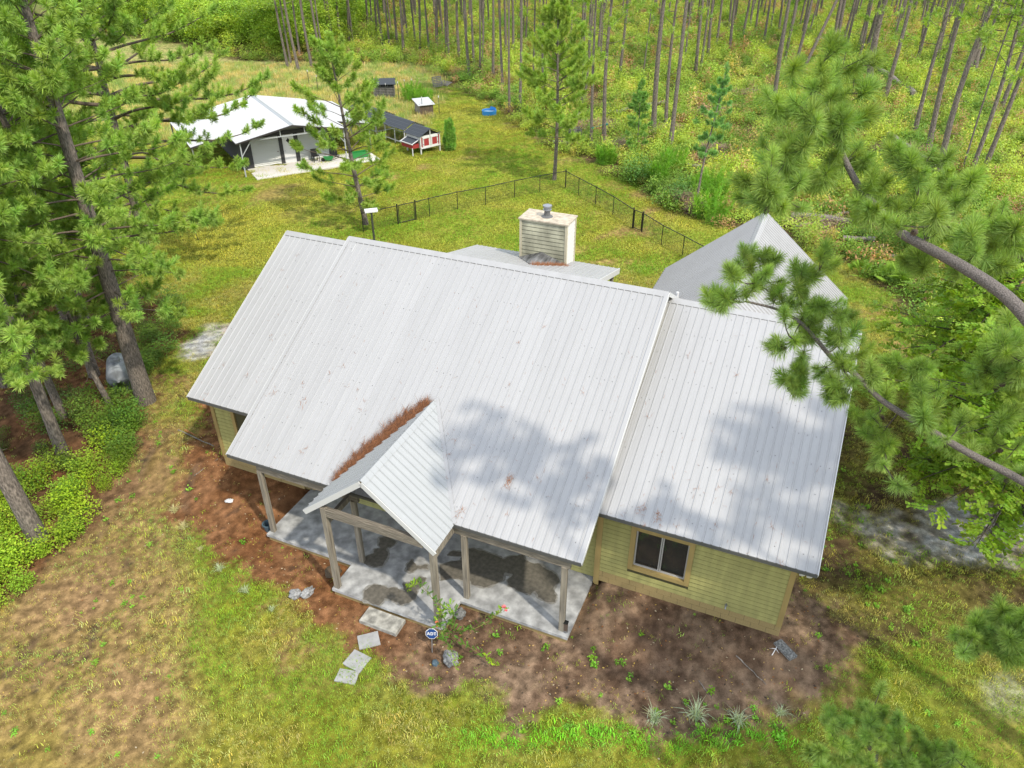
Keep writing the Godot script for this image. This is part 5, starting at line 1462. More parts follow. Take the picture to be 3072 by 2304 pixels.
# ------------------------------------------------------------------ outbuildings and small things
func build_shed() -> void:
	var S := thing("workshop_shed", "white metal roofed shed with two roller doors and a white door", "shed", Vector3(-16.85, 0, -57.35), 0.53)
	var a := 4.15; var rh := 3.25; var eh := 2.48; var of := 1.86; var Ln := 9.8; var s1 := 0.7; var lw := 2.7
	var sl := (rh - eh) / a
	var W := [M.shed_roof0, M.shed_roof1, M.shed_roof2]
	var g := node("roof", S)
	for s in [-1, 1]:
		panels(g, hv(s * a, -of, eh), hv(0, 1, 0), Ln + of, hv(-s * a, 0, rh - eh), W, 0.9144, 0.2286, 0.02)
		deck(g, hv(s * a, -of, eh), hv(0, -of, rh), hv(0, Ln, rh), hv(s * a, Ln, eh), 0.05, M.shed_under)
		barpart("rake_trim", g, hv(s * a, -of - 0.012, eh - 0.05), hv(0, -of - 0.012, rh - 0.05), 0.02, 0.1, M.fascia_dark)
		var g2 := node("side_roof", S)
		panels(g2, hv(s * (a + lw), s1, eh - sl * lw), hv(0, 1, 0), Ln - s1, hv(-s * lw, 0, sl * lw), W, 0.9144, 0.2286, 0.02)
		deck(g2, hv(s * (a + lw), s1, eh - sl * lw), hv(s * a, s1, eh), hv(s * a, Ln, eh), hv(s * (a + lw), Ln, eh - sl * lw), 0.04, M.shed_under)
		barpart("rake_trim", g2, hv(s * (a + lw), s1 - 0.012, eh - sl * lw - 0.06), hv(s * a, s1 - 0.012, eh - 0.06), 0.02, 0.12, M.fascia_dark)
		barpart("eave_trim", g, hv(s * (a + 0.012), -of, eh - 0.05), hv(s * (a + 0.012), s1, eh - 0.05), 0.02, 0.1, M.fascia_dark)
		for v in [s1 + 0.1, 5.2, Ln - 0.1]:
			barpart("side_post", S, hv(s * (a + lw - 0.1), v, 0), hv(s * (a + lw - 0.1), v, eh - sl * lw - 0.05), 0.08, 0.08, M.galv)
	ridge_cap(g, hv(0, -of, rh), hv(0, Ln, rh), hv(-a, 0, eh - rh), hv(a, 0, eh - rh), 0.16, M.shed_ridge)
	# front wall: dark block columns between the doors
	for c in [[-3.45, -2.78], [-0.72, -0.44], [0.44, 0.74], [3.05, 3.65]]:
		var rows := 11
		for k in rows:
			var w := boxpart("block", S, hv(c[0] + 0.004, 0.0, k * 0.2 + 0.003), hv(c[1] - 0.004, 0.2, k * 0.2 + 0.197), M.dark_block)
	boxpart("lintel", S, hv(-3.45, 0.01, 2.2), hv(3.65, 0.2, 2.45), M.dark_block)
	var gw := MB.new()
	gw.tri(hv(-3.6, 0.1, 2.45), hv(3.7, 0.1, 2.45), hv(0, 0.1, 3.12))
	put("gable_panel", gw, M.shed_under, S)
	for s in [-1, 1]:
		boxpart("side_wall", S, hv(s * 3.5, 0.2, 0), hv(s * 3.6, Ln - 0.4, 2.5), M.dark_block)
	boxpart("back_wall", S, hv(-3.6, Ln - 0.4, 0), hv(3.6, Ln - 0.25, 2.6), M.dark_block)
	for d in [[-2.78, -0.72], [0.74, 3.05]]:
		var mb := MB.new()
		var y := 0.02
		while y < 2.18:
			mb.hexa(hv(d[0], 0.075, y + 0.095), hv(d[1], 0.075, y + 0.095), hv(d[1], 0.12, y + 0.095), hv(d[0], 0.12, y + 0.095), hv(d[0], 0.02, y), hv(d[1], 0.02, y), hv(d[1], 0.1, y), hv(d[0], 0.1, y))
			y += 0.12
		var rd := put("roller_door", mb, M.roll, S)
		boxpart("door_rail", rd, hv(d[0], 0.03, 0.0), hv(d[1], 0.09, 0.035), M.galv)
		boxpart("handle", rd, hv(d[1] - 0.2, 0.02, 1.0), hv(d[1] - 0.1, 0.05, 1.04), M.rust)
	var dr := boxpart("door", S, hv(-0.43, 0.03, 0.02), hv(0.43, 0.08, 2.17), M.door_white)
	var dm := MB.new()
	dm.quad(hv(0.0, 0.025, 1.52), hv(0.16, 0.025, 1.72), hv(0.0, 0.025, 1.92), hv(-0.16, 0.025, 1.72))
	put("window_pane", dm, M.dark, dr)
	dm = MB.new()
	dm.lathe([Vector2(0, -0.03), Vector2(0.03, -0.02), Vector2(0.035, 0.01), Vector2(0, 0.03)], hv(-0.34, 0.0, 1.0), 10)
	put("knob", dm, M.galv, dr)
	# steel porch frame
	var v := -of + 0.22
	for u in [-3.85, 3.85]:
		var k := 1.0 if u < 0 else -1.0
		barpart("porch_post", S, hv(u, v, 0), hv(u, v, 2.5), 0.07, 0.07, M.galv_light)
		barpart("brace", S, hv(u, v, 1.45), hv(u + 0.75 * k, v, 2.42), 0.05, 0.05, M.galv_light)
	barpart("truss_chord", S, hv(-2.4, v, 2.5), hv(2.4, v, 2.5), 0.07, 0.07, M.galv_light)
	for u in [-0.9, 0.9]: barpart("truss_strut", S, hv(u, v, 2.5), hv(u, v, 2.98), 0.06, 0.06, M.galv_light)
	var ap := boxpart("concrete_apron", self, hv(-3.33, -2.76, -0.05), hv(6.2, 0.2, 0.07), M.apron)
	ap.position = S.position; ap.rotation.y = 0.53
	tag(ap, "pale concrete apron in front of the white roofed shed", "slab", "", "structure")
	# clutter on and beside the apron
	var sp := func(u: float, vv: float) -> Vector3: return S.position + Vector3(u * cos(0.53) - vv * sin(0.53), 0.07, -(u * sin(0.53) + vv * cos(0.53)))
	var wb := thing("green_wheelbarrow", "green barrow tray lying on the apron by the right roller door", "wheelbarrow", sp.call(2.6, -1.1), 0.3)
	var mb2 := MB.new()
	mb2.hexa(Vector3(-0.4, 0.34, 0.25), Vector3(0.35, 0.3, 0.22), Vector3(0.35, 0.3, -0.22), Vector3(-0.4, 0.34, -0.25), Vector3(-0.25, 0.12, 0.17), Vector3(0.2, 0.1, 0.15), Vector3(0.2, 0.1, -0.15), Vector3(-0.25, 0.12, -0.17))
	put("tray", mb2, M.green_plastic, wb)
	barpart("handle", wb, Vector3(0.2, 0.1, 0.15), Vector3(0.85, 0.3, 0.22), 0.03, 0.03, M.black)
	barpart("handle", wb, Vector3(0.2, 0.1, -0.15), Vector3(0.85, 0.3, -0.22), 0.03, 0.03, M.black)
	mb2 = MB.new()
	mb2.tube([Vector3(-0.45, 0.14, -0.05), Vector3(-0.45, 0.14, 0.05)], [0.14, 0.14], 14)
	put("wheel", mb2, M.black, wb)
	var tr := thing("green_trough", "bright green plastic trough at the right end of the apron", "trough", sp.call(5.0, -1.3), 0.53)
	boxpart("bottom", tr, Vector3(-0.65, 0.04, -0.28), Vector3(0.65, 0.08, 0.28), M.green_plastic)
	for s in [-1, 1]:
		boxpart("long_side", tr, Vector3(-0.66, 0.04, s * 0.28), Vector3(0.66, 0.42, s * 0.32), M.green_plastic)
		boxpart("end_side", tr, Vector3(s * 0.62, 0.04, -0.28), Vector3(s * 0.66, 0.40, 0.28), M.green_plastic)
	var ch := thing("black_chair", "black metal chair standing before the right roller door", "chair", sp.call(1.7, -0.7), 0.6)
	boxpart("seat", ch, Vector3(-0.24, 0.42, -0.24), Vector3(0.24, 0.46, 0.24), M.black)
	boxpart("backrest", ch, Vector3(-0.24, 0.46, -0.26), Vector3(0.24, 0.92, -0.23), M.black)
	for q in [[-0.22, -0.22], [0.22, -0.22], [-0.22, 0.22], [0.22, 0.22]]: barpart("leg", ch, Vector3(q[0], 0, q[1]), Vector3(q[0], 0.43, q[1]), 0.035, 0.035, M.black)
	var bl := ["loose tan brick lying on the apron nearest the barrow", "loose tan brick lying on the apron behind the barrow", "loose tan brick at the foot of the right block column"]
	for i in 3:
		var b := boxpart("brick", self, Vector3(-0.12, 0, -0.06), Vector3(0.12, 0.08, 0.06), M.brick)
		b.position = sp.call(2.3 + i * 0.28, -0.75 + i * 0.2); b.rotation.y = i * 0.9
		tag(b, bl[i], "brick", "bricks on the apron")

func gable_coop_roof(S: Node, w: float, l: float, eh: float, rh: float, over: float) -> void:
	# shingled gable roof, ridge along v
	for s in [-1, 1]:
		var rows := 7
		for k in rows:
			var t0 := float(k) / rows; var t1 := minf(1.0, (k + 1.15) / rows)
			var mb := MB.new()
			var e := hv(s * (w / 2 + over), 0, eh); var r := hv(0, 0, rh)
			var p := e.lerp(r, t0) + Vector3(0, 0.018, 0); var q := e.lerp(r, t1) + Vector3(0, 0.004, 0)
			var f := hv(0, -over, 0); var b := hv(0, l + over, 0)
			if s < 0: mb.hexa(p + f, q + f, q + b, p + b, p + f - Vector3(0, 0.03, 0), q + f - Vector3(0, 0.03, 0), q + b - Vector3(0, 0.03, 0), p + b - Vector3(0, 0.03, 0))
			else: mb.hexa(q + f, p + f, p + b, q + b, q + f - Vector3(0, 0.03, 0), p + f - Vector3(0, 0.03, 0), p + b - Vector3(0, 0.03, 0), q + b - Vector3(0, 0.03, 0))
			put("shingle", mb, M["shingle%d" % (k % 2)], S)

func build_coops() -> void:
	var C := thing("chicken_coop", "red and white chicken coop on legs under a dark gable roof", "coop", Vector3(-7.15, 0, -59.5), 0.74)
	var w := 1.95; var l := 1.9
	gable_coop_roof(node("roof", C), w, l, 1.42, 1.92, 0.14)
	boxpart("body", C, hv(0.03, 0.03, 0.5), hv(w - 0.03, l, 1.42), M.coop_white)
	C.get_node("roof").position = hv(w / 2, 0, 0)
	var gb := MB.new()
	gb.tri(hv(0.05, 0.04, 1.42), hv(w - 0.05, 0.04, 1.42), hv(w / 2, 0.04, 1.84))
	put("gable_opening", gb, M.dark, C)
	for q in [[0.0, 0.0], [w - 0.09, 0.0], [0.0, l - 0.09], [w - 0.09, l - 0.09]]: boxpart("leg", C, hv(q[0], q[1], 0), hv(q[0] + 0.09, q[1] + 0.09, 1.45), M.coop_white)
	for d in [[0.24, 0.92], [1.04, 1.72]]:
		var dm := MB.new()
		for b in [[d[0], d[1], 1.2, 1.3], [d[0], d[1], 0.55, 0.64], [d[0], d[0] + 0.1, 0.64, 1.2], [d[1] - 0.1, d[1], 0.64, 1.2]]: dm.box(hv(b[0], -0.03, b[2]), hv(b[1], 0.03, b[3]))
		var dd := put("door", dm, M.coop_white, C)
		boxpart("panel", dd, hv(d[0] + 0.1, -0.01, 0.64), hv(d[1] - 0.1, 0.03, 1.2), M.red)
		for y in [0.75, 1.12]: boxpart("hinge", dd, hv(d[0] + 0.01 if d[0] < 0.5 else d[1] - 0.06, -0.045, y), hv(d[0] + 0.06 if d[0] < 0.5 else d[1] - 0.01, -0.03, y + 0.05), M.black)
	boxpart("red_strip", C, hv(0.11, -0.005, 0.58), hv(0.2, 0.03, 1.3), M.red)
	boxpart("red_strip", C, hv(1.76, -0.005, 0.58), hv(1.85, 0.03, 1.3), M.red)
	boxpart("centre_stile", C, hv(0.95, -0.02, 0.55), hv(1.01, 0.03, 1.84), M.coop_white)
	boxpart("sill", C, hv(0, -0.05, 0.46), hv(w, 0.03, 0.55), M.coop_white)
	var nb := node("nest_box", C)
	boxpart("side", nb, hv(-0.62, 0.2, 0.55), hv(-0.02, 1.7, 0.86), M.red)
	var nl := MB.new()
	nl.hexa(hv(-0.7, 0.12, 0.9), hv(0.0, 0.12, 1.16), hv(0.0, 1.78, 1.16), hv(-0.7, 1.78, 0.9), hv(-0.7, 0.12, 0.86), hv(0.0, 0.12, 1.12), hv(0.0, 1.78, 1.12), hv(-0.7, 1.78, 0.86))
	put("lid", nl, M.shingle0, nb)
	for v in [0.16, 1.7]: barpart("frame", nb, hv(-0.71, v, 0.9), hv(0.0, v, 1.17), 0.07, 0.05, M.coop_white)
	barpart("frame", nb, hv(-0.69, 0.1, 0.9), hv(-0.69, 1.8, 0.9), 0.06, 0.06, M.coop_white)
	boxpart("leg", C, hv(-0.66, 0.2, 0), hv(-0.6, 0.26, 0.6), M.coop_white)
	# covered runs behind
	for i in 2:
		var at: Vector3 = [Vector3(-8.0, 0, -62.6), Vector3(-10.9, 0, -66.3)][i]
		var R := thing("poultry_run", ["dark roofed poultry run right behind the red and white coop", "farther dark roofed poultry run beside the shed roof"][i], "poultry run", at, 0.72, "poultry runs")
		var ll := 4.3
		gable_coop_roof(node("roof", R), 1.9, ll, 1.35, 1.85, 0.15)
		for v in [0.0, ll * 0.33, ll * 0.66, ll]:
			for s in [-1, 1]: barpart("post", R, hv(s * 0.93, v, 0), hv(s * 0.93, v, 1.38), 0.06, 0.06, M.coop_white)
		for s in [-1, 1]:
			barpart("rail", R, hv(s * 0.93, 0, 1.36), hv(s * 0.93, ll, 1.36), 0.05, 0.07, M.coop_white)
			barpart("rail", R, hv(s * 0.93, 0, 0.25), hv(s * 0.93, ll, 0.25), 0.05, 0.07, M.coop_white)
			var wm := MB.new()
			for k in 28: wm.bar(hv(s * 0.93, k * ll / 28.0, 0.05), hv(s * 0.93, k * ll / 28.0, 1.35), 0.004, 0.004)
			put("wire_mesh", wm, M.dull_steel, R, "stuff")
		for u in [[-0.93, 0.93, 1.36], [-0.93, 0.93, 0.25]]: barpart("rail", R, hv(u[0], 0, u[2]), hv(u[1], 0, u[2]), 0.06, 0.07, M.coop_white)
		for s in [-1, 1]: barpart("gable_rafter", R, hv(s * 1.0, -0.02, 1.36), hv(0, -0.02, 1.8), 0.04, 0.08, M.coop_white)
	# small hutch with a white sheet roof
	var h := thing("hutch", "small brown hutch with a sloping white sheet roof", "hutch", Vector3(-8.5, 0, -72.0), 0.5)
	boxpart("front", h, hv(0, 0, 0.02), hv(1.35, 0.04, 0.98), M.plywood)
	boxpart("side", h, hv(0, 0.04, 0.02), hv(0.04, 1.2, 1.1), M.grey_wood0)
	boxpart("side", h, hv(1.31, 0.04, 0.02), hv(1.35, 1.2, 1.1), M.grey_wood1)
	boxpart("back", h, hv(0, 1.2, 0.02), hv(1.35, 1.24, 1.25), M.plywood)
	var hr := MB.new()
	hr.hexa(hv(-0.18, -0.15, 1.02), hv(1.5, -0.15, 1.0), hv(1.5, 1.4, 1.36), hv(-0.18, 1.4, 1.38), hv(-0.18, -0.15, 0.99), hv(1.5, -0.15, 0.97), hv(1.5, 1.4, 1.33), hv(-0.18, 1.4, 1.35))
	put("roof_sheet", hr, M.shed_roof0, h)
	# far pen walled with pallets
	var F := thing("pallet_pen", "far pen walled with grey pallets under a dark roof", "pen", Vector3(-14.0, 0, -79.8), 0.12)
	for k in 7:
		boxpart("slat", F, hv(0, 0, 0.08 + k * 0.15), hv(2.1, 0.025, 0.18 + k * 0.15), M["pallet%d" % (k % 3)])
		boxpart("slat", F, hv(2.1, 0.03, 0.08 + k * 0.15), hv(2.125, 1.8, 0.18 + k * 0.15), M["pallet%d" % ((k + 1) % 3)])
	for u in [0.02, 0.7, 1.4, 2.05]: boxpart("post", F, hv(u, 0.03, 0), hv(u + 0.06, 0.09, 1.3), M.pallet1)
	boxpart("inside", F, hv(0.1, 0.2, 0), hv(2.0, 1.7, 1.1), M.dark)
	var fr := MB.new()
	fr.hexa(hv(-0.15, -0.25, 1.36), hv(2.3, -0.25, 1.36), hv(2.2, 0.9, 1.75), hv(0.1, 0.9, 1.75), hv(-0.15, -0.25, 1.3), hv(2.3, -0.25, 1.3), hv(2.2, 0.9, 1.69), hv(0.1, 0.9, 1.69))
	fr.hexa(hv(0.1, 0.9, 1.75), hv(2.2, 0.9, 1.75), hv(2.3, 2.1, 1.4), hv(-0.15, 2.1, 1.4), hv(0.1, 0.9, 1.69), hv(2.2, 0.9, 1.69), hv(2.3, 2.1, 1.34), hv(-0.15, 2.1, 1.34))
	put("roof", fr, M.shingle0, F)
	# steel fence stakes with white caps
	var stk := [-18.55, -41.87, -13.3, -78.9, -12.6, -79.0, -11.4, -79.2, -10.9, -80.5, -10.2, -80.8, -8.3, -72.3, -6.8, -73.0, -15.9, -76.5, -14.6, -76.2, -22.0, -86.0, -26.5, -84.0, -33.0, -84.5, -17.5, -88.5, -20.5, -83.5]
	var sl := ["leaning steel stake at the edge of the clearing left of the lawn", "white capped stake at the left of the pallet pen front", "white capped stake at the middle of the pallet pen front", "white capped stake at the right of the pallet pen", "white capped stake behind the right corner of the pen", "white capped stake between the pen and the feathery bush", "white capped stake in front of the white roofed hutch", "white capped stake right of the white roofed hutch", "white capped stake left of the pallet pen", "white capped stake between shed roof and pallet pen", "stake with a white cap standing in the field behind the yard pine", "bare stake in the tall grass behind the shed", "farthest left bare stake in the tall grass", "white capped stake behind the crown of the yard pine", "white capped stake in the field just above the shed roof"]
	for i in 15:
		var x: float = stk[i * 2]; var z: float = stk[i * 2 + 1]
		var T := thing("fence_stake", sl[i], "stake", Vector3(x, gh(x, z), z), i * 0.7, "steel fence stakes")
		if i == 0: T.rotation.z = 0.16
		barpart("shaft", T, Vector3(0, -0.1, 0), Vector3(0, 1.45, 0), 0.04, 0.04, M.stake)
		if i != 11 and i != 12: barpart("cap", T, Vector3(0, 1.451, 0), Vector3(0, 1.62, 0), 0.055, 0.055, M.white)

func build_fence() -> void:
	var left := [-9.0, -43.2, -7.05, -44.48, -6.02, -45.18, -5.22, -45.83, -3.51, -47.05, -1.72, -48.01, 0.2, -49.33, 1.93, -50.43, 3.76, -51.42]
	var right := [3.76, -51.42, 4.55, -49.87, 5.53, -48.01, 6.46, -46.07, 7.4, -43.75, 7.88, -43.09, 8.72, -41.11, 9.63, -39.45, 10.9, -37.0]
	for f in 2:
		var P: Array = [left, right][f]
		var F := thing("chain_link_fence", ["black chain link fence from the yard pine to the back corner", "black chain link fence from the back corner to the back wing"][f], "fence", Vector3(P[0], 0, P[1]), 0, "black chain link fences")
		var gate: int = [1, 4][f]
		for i in P.size() / 2:
			var q := Vector3(P[i * 2] - P[0], 0, P[i * 2 + 1] - P[1])
			var thick: bool = i == gate or i == gate + 1 or i == 8 and f == 0
			var pm := MB.new()
			var rr := 0.042 if thick else 0.024
			pm.tube([q - Vector3(0, 0.1, 0), q + Vector3(0, 1.22 if not thick else 1.3, 0)], [rr, rr], 8)
			if f == 0 or i > 0: put("post", pm, M.black, F)
			if i == P.size() / 2 - 1: continue
			var e := Vector3(P[i * 2 + 2] - P[0], 0, P[i * 2 + 3] - P[1])
			var target: Node = F
			if i == gate: target = thing("fence_gate", ["black chain link gate left of the yard fence, near the yard pine", "black chain link gate in the right fence run"][f], "gate", Vector3(P[0], 0, P[1]), 0, "chain link gates")
			if i == gate:
				var d := (e - q).normalized()
				for t in [0.09, (e - q).length() - 0.09]:
					barpart("stile", target, q + d * t + Vector3(0, 0.06, 0), q + d * t + Vector3(0, 1.17, 0), 0.035, 0.035, M.black)
				barpart("bottom_rail", target, q + d * 0.09 + Vector3(0, 0.08, 0), e - d * 0.09 + Vector3(0, 0.08, 0), 0.035, 0.035, M.black)
				q += d * 0.09; e -= d * 0.09
			barpart("top_rail", target, q + Vector3(0, 1.18, 0), e + Vector3(0, 1.18, 0), 0.036, 0.036, M.black)
			var wm := MB.new()
			var l := (e - q).length(); var dd := (e - q) / l
			var x := -1.1
			while x < l:
				for s in [0, 1]:
					var x0 := x; var x1 := x + 1.1
					var y0 := 0.05; var y1 := 1.15
					if x0 < 0: y0 += -x0; x0 = 0
					if x1 > l: y1 -= x1 - l; x1 = l
					var ya := y0 if s == 0 else 1.2 - y0; var yb := y1 if s == 0 else 1.2 - y1
					if x1 - x0 > 0.03: wm.bar(q + dd * x0 + Vector3(0, ya, 0), q + dd * x1 + Vector3(0, yb, 0), 0.0035, 0.0035)
				x += 0.085
			put("wire_mesh", wm, M.black, target, "stuff")

func rock(called: String, label: String, at: Vector3, s: Vector3, turn: float, m: Material, seed_: int, cat := "rock", group := "") -> void:
	var nz := FastNoiseLite.new()
	nz.seed = seed_; nz.frequency = 0.9
	var mb := MB.new()
	var N := 9; var K := 14
	var P := []
	for i in N + 1:
		var row := []
		for k in K:
			var th := PI * i / N; var ph := TAU * k / K
			var d := Vector3(sin(th) * cos(ph), cos(th), sin(th) * sin(ph))
			d *= 1.0 + 0.55 * nz.get_noise_3dv(d * 1.3) + 0.22 * nz.get_noise_3dv(d * 3.1)
			row.append(d * s * 0.5 + Vector3(0, s.y * 0.32, 0))
		P.append(row)
	for i in N:
		for k in K:
			var k2 := (k + 1) % K
			mb.quad(P[i + 1][k], P[i][k], P[i][k2], P[i + 1][k2])
	var o := put(called, mb, m, self)
	o.position = at; o.rotation.y = turn
	tag(o, label, cat, group)

func log_thing(label: String, a: Vector3, b: Vector3, r0: float, r1: float, m: Material, seed_: int, called := "fallen_log", cat := "log", group := "fallen logs") -> void:
	var r := RandomNumberGenerator.new()
	r.seed = seed_
	var mb := MB.new()
	var pts := []; var rad := []
	var l := (b - a).length()
	for i in 8:
		var t := i / 7.0
		pts.append((b - a) * t + Vector3(r.randf_range(-1, 1), r.randf_range(-0.3, 0.5), r.randf_range(-1, 1)) * 0.02 * l * (1.0 if i > 0 and i < 7 else 0.0) + Vector3(0, lerpf(r0, r1, t) * 0.7, 0))
		rad.append(lerpf(r0, r1, t) * r.randf_range(0.9, 1.1))
	mb.tube(pts, rad, 8)
	var o := put(called, mb, m, self)
	o.position = a
	tag(o, label, cat, group)

func pallet(label: String, at: Vector3, turn: float, tilt: float, roll: float) -> void:
	var p := thing("pallet", label, "pallet", at, turn, "wooden pallets")
	p.rotation = Vector3(tilt, turn, roll)
	for k in 7: boxpart("slat", p, Vector3(-0.5, 0.1, -0.58 + k * 0.17), Vector3(0.5, 0.125, -0.48 + k * 0.17), M["pallet%d" % (k % 3)])
	for x in [-0.5, -0.03, 0.44]: boxpart("runner", p, Vector3(x, 0.02, -0.58), Vector3(x + 0.06, 0.099, 0.58), M.pallet1)

func build_small() -> void:
	var G := func(x: float, z: float) -> Vector3: return Vector3(x, gh(x, z), z)
	# step and stepping stones
	var st := thing("concrete_step", "stained concrete step block in front of the porch", "step", at_uv(6.1, -1.5, -0.44), YAW)
	var sm := MB.new()
	var w := 0.6; var d := 0.27; var ch := 0.02
	sm.hexa(Vector3(-w + ch, 0.17, d - ch), Vector3(w - ch, 0.17, d - ch), Vector3(w - ch, 0.17, -d + ch), Vector3(-w + ch, 0.17, -d + ch), Vector3(-w, 0.15, d), Vector3(w, 0.15, d), Vector3(w, 0.15, -d), Vector3(-w, 0.15, -d))
	sm.hexa(Vector3(-w, 0.15, d), Vector3(w, 0.15, d), Vector3(w, 0.15, -d), Vector3(-w, 0.15, -d), Vector3(-w, 0, d), Vector3(w, 0, d), Vector3(w, 0, -d), Vector3(-w, 0, -d))
	put("block", sm, M.step, st)
	var stones := [[-4.0, -13.63, 0.62, 0.5, 0.3, "pale uneven stepping stone nearest the porch step"], [-4.21, -12.96, 0.62, 0.55, -0.5, "grey stepping stone in the middle of the three"], [-4.39, -12.47, 0.58, 0.4, -0.2, "light grey stepping stone farthest from the porch"]]
	for s in stones:
		var mb := MB.new()
		var p := []
		for k in 9:
			var a: float = TAU * ([0.6, 1.0, 2.1, 3.0, 3.2, 5.0, 5.4, 7.0, 8.0][k] + 0.0) / 8.0
			var q := Vector2(cos(a), sin(a))
			q = q / maxf(absf(q.x), absf(q.y)) * rng.randf_range(0.9, 1.0)
			p.append(Vector3(q.x * s[2] / 2, 0.035 + rng.randf_range(-0.004, 0.004), -q.y * s[3] / 2))
		for k in 9:
			mb.tri(Vector3(0, 0.04, 0), p[k], p[(k + 1) % 9])
			mb.quad(Vector3(p[k].x, -0.03, p[k].z), Vector3(p[(k + 1) % 9].x, -0.03, p[(k + 1) % 9].z), p[(k + 1) % 9], p[k])
		var o := put("stepping_stone", mb, M.flag, self)
		o.position = G.call(s[0], s[1]); o.rotation.y = s[4]
		tag(o, s[5], "stepping stone", "stepping stones before the porch")
	rock("rock", "rounder pale rock of the pair left of the porch", G.call(-6.41, -15.22), Vector3(0.36, 0.3, 0.3), 0.3, M.rock0, 3, "rock", "loose rocks by the porch")
	rock("rock", "longer pale rock of the pair left of the porch", G.call(-6.08, -15.28), Vector3(0.26, 0.28, 0.5), -0.6, M.rock0, 4, "rock", "loose rocks by the porch")
	rock("rock", "large grey speckled rock under the rose bush", G.call(-1.67, -12.95), Vector3(0.4, 0.42, 0.46), 0.5, M.rock1, 5, "rock", "loose rocks by the porch")
	rock("rock", "small bluish rock beside the large speckled one", G.call(-2.08, -12.88), Vector3(0.17, 0.14, 0.2), 0.5, M.bluegrey, 6, "rock", "loose rocks by the porch")
	rock("rock", "grey rock in the corner of the porch floor behind the rose", G.call(-1.5, -14.45), Vector3(0.34, 0.36, 0.3), 0.9, M.rock2, 7, "rock", "loose rocks by the porch")
	rock("rock", "brown lump of rock at the foot of the left gable post", at_uv(3.7, -0.5, -0.42), Vector3(0.5, 0.25, 0.45), 0.2, M.rust_rock, 8, "rock", "loose rocks by the porch")
	rock("rock", "small white stone in the straw left of the porch", G.call(-9.6, -19.2), Vector3(0.28, 0.08, 0.2), 0.2, M.white, 9, "rock", "loose rocks by the porch")
	# blue grey pot beside the left post
	var pt := thing("flower_pot", "dark blue plastic pot lying behind the left porch post", "pot", at_uv(0.72, 0.25, -0.40), 0.4)
	var pm := MB.new()
	pm.lathe([Vector2(0, 0.01), Vector2(0.12, 0.0), Vector2(0.17, 0.26), Vector2(0.19, 0.26), Vector2(0.19, 0.3), Vector2(0.15, 0.3), Vector2(0.11, 0.06), Vector2(0, 0.05)], Vector3.ZERO, 14)
	put("bowl", pm, M.bluegrey, pt)
	# small lantern at the foot of the right post
	var ln := thing("garden_lantern", "small dark lantern standing by the right porch post", "lantern", at_uv(11.06, 0.08, -0.1616), YAW)
	pm = MB.new()
	pm.lathe([Vector2(0, 0), Vector2(0.07, 0), Vector2(0.07, 0.03), Vector2(0.045, 0.05)], Vector3.ZERO, 12)
	put("base", pm, M.dull_steel, ln)
	boxpart("body", ln, Vector3(-0.045, 0.05, -0.045), Vector3(0.045, 0.36, 0.045), M.cone)
	boxpart("cap", ln, Vector3(-0.06, 0.36, -0.06), Vector3(0.06, 0.39, 0.06), M.black)
	# security sign
	var sg := thing("yard_sign", "blue eight sided security sign on a thin stake in front of the porch", "sign", G.call(-2.2, -13.24), -0.05)
	barpart("stake", sg, Vector3(0, -0.1, 0), Vector3(0, 0.5, 0), 0.022, 0.012, M.galv)
	var oc := MB.new(); var ow := MB.new()
	for k in 8:
		var a0 := TAU * (k + 0.5) / 8; var a1 := TAU * (k + 1.5) / 8
		var tl := Vector3(0, 0.62, 0)
		var c0 := Vector3(cos(a0), sin(a0), 0); var c1 := Vector3(cos(a1), sin(a1), 0)
		for side in [[ow, 0.175, 0.0], [oc, 0.158, 0.006]]:
			var z := Vector3(0, 0, 0.012 + side[2])
			side[0].tri(tl + z, tl + c0 * side[1] + z, tl + c1 * side[1] + z)
			side[0].tri(tl - z + Vector3(0, 0, 0.012), tl + c1 * side[1] - z + Vector3(0, 0, 0.012), tl + c0 * side[1] - z + Vector3(0, 0, 0.012))
			side[0].quad(tl + c0 * side[1] - z + Vector3(0, 0, 0.012), tl + c1 * side[1] - z + Vector3(0, 0, 0.012), tl + c1 * side[1] + z, tl + c0 * side[1] + z)
	put("rim", ow, M.white, sg); put("plate", oc, M.sign_blue, sg)
	var tx := TextMesh.new()
	var fnt := SystemFont.new()
	fnt.font_names = PackedStringArray(["Droid Sans"]); fnt.font_weight = 700; fnt.font_italic = true
	tx.font = fnt; tx.text = "ADT"; tx.font_size = 32; tx.pixel_size = 0.0042; tx.depth = 0.004
	var to := put_mesh("lettering", tx, M.white, sg)
	to.position = Vector3(0, 0.625, 0.022)
	sg.rotation = Vector3(-0.25, -0.05, 0.0)
	# rose bush
	var rb := thing("rose_bush", "rambling rose bush with one pink bloom at the porch corner", "rose", G.call(-1.75, -13.75), 0)
	var cane := MB.new(); var rl := []; var rt := []
	var r := RandomNumberGenerator.new()
	r.seed = 5
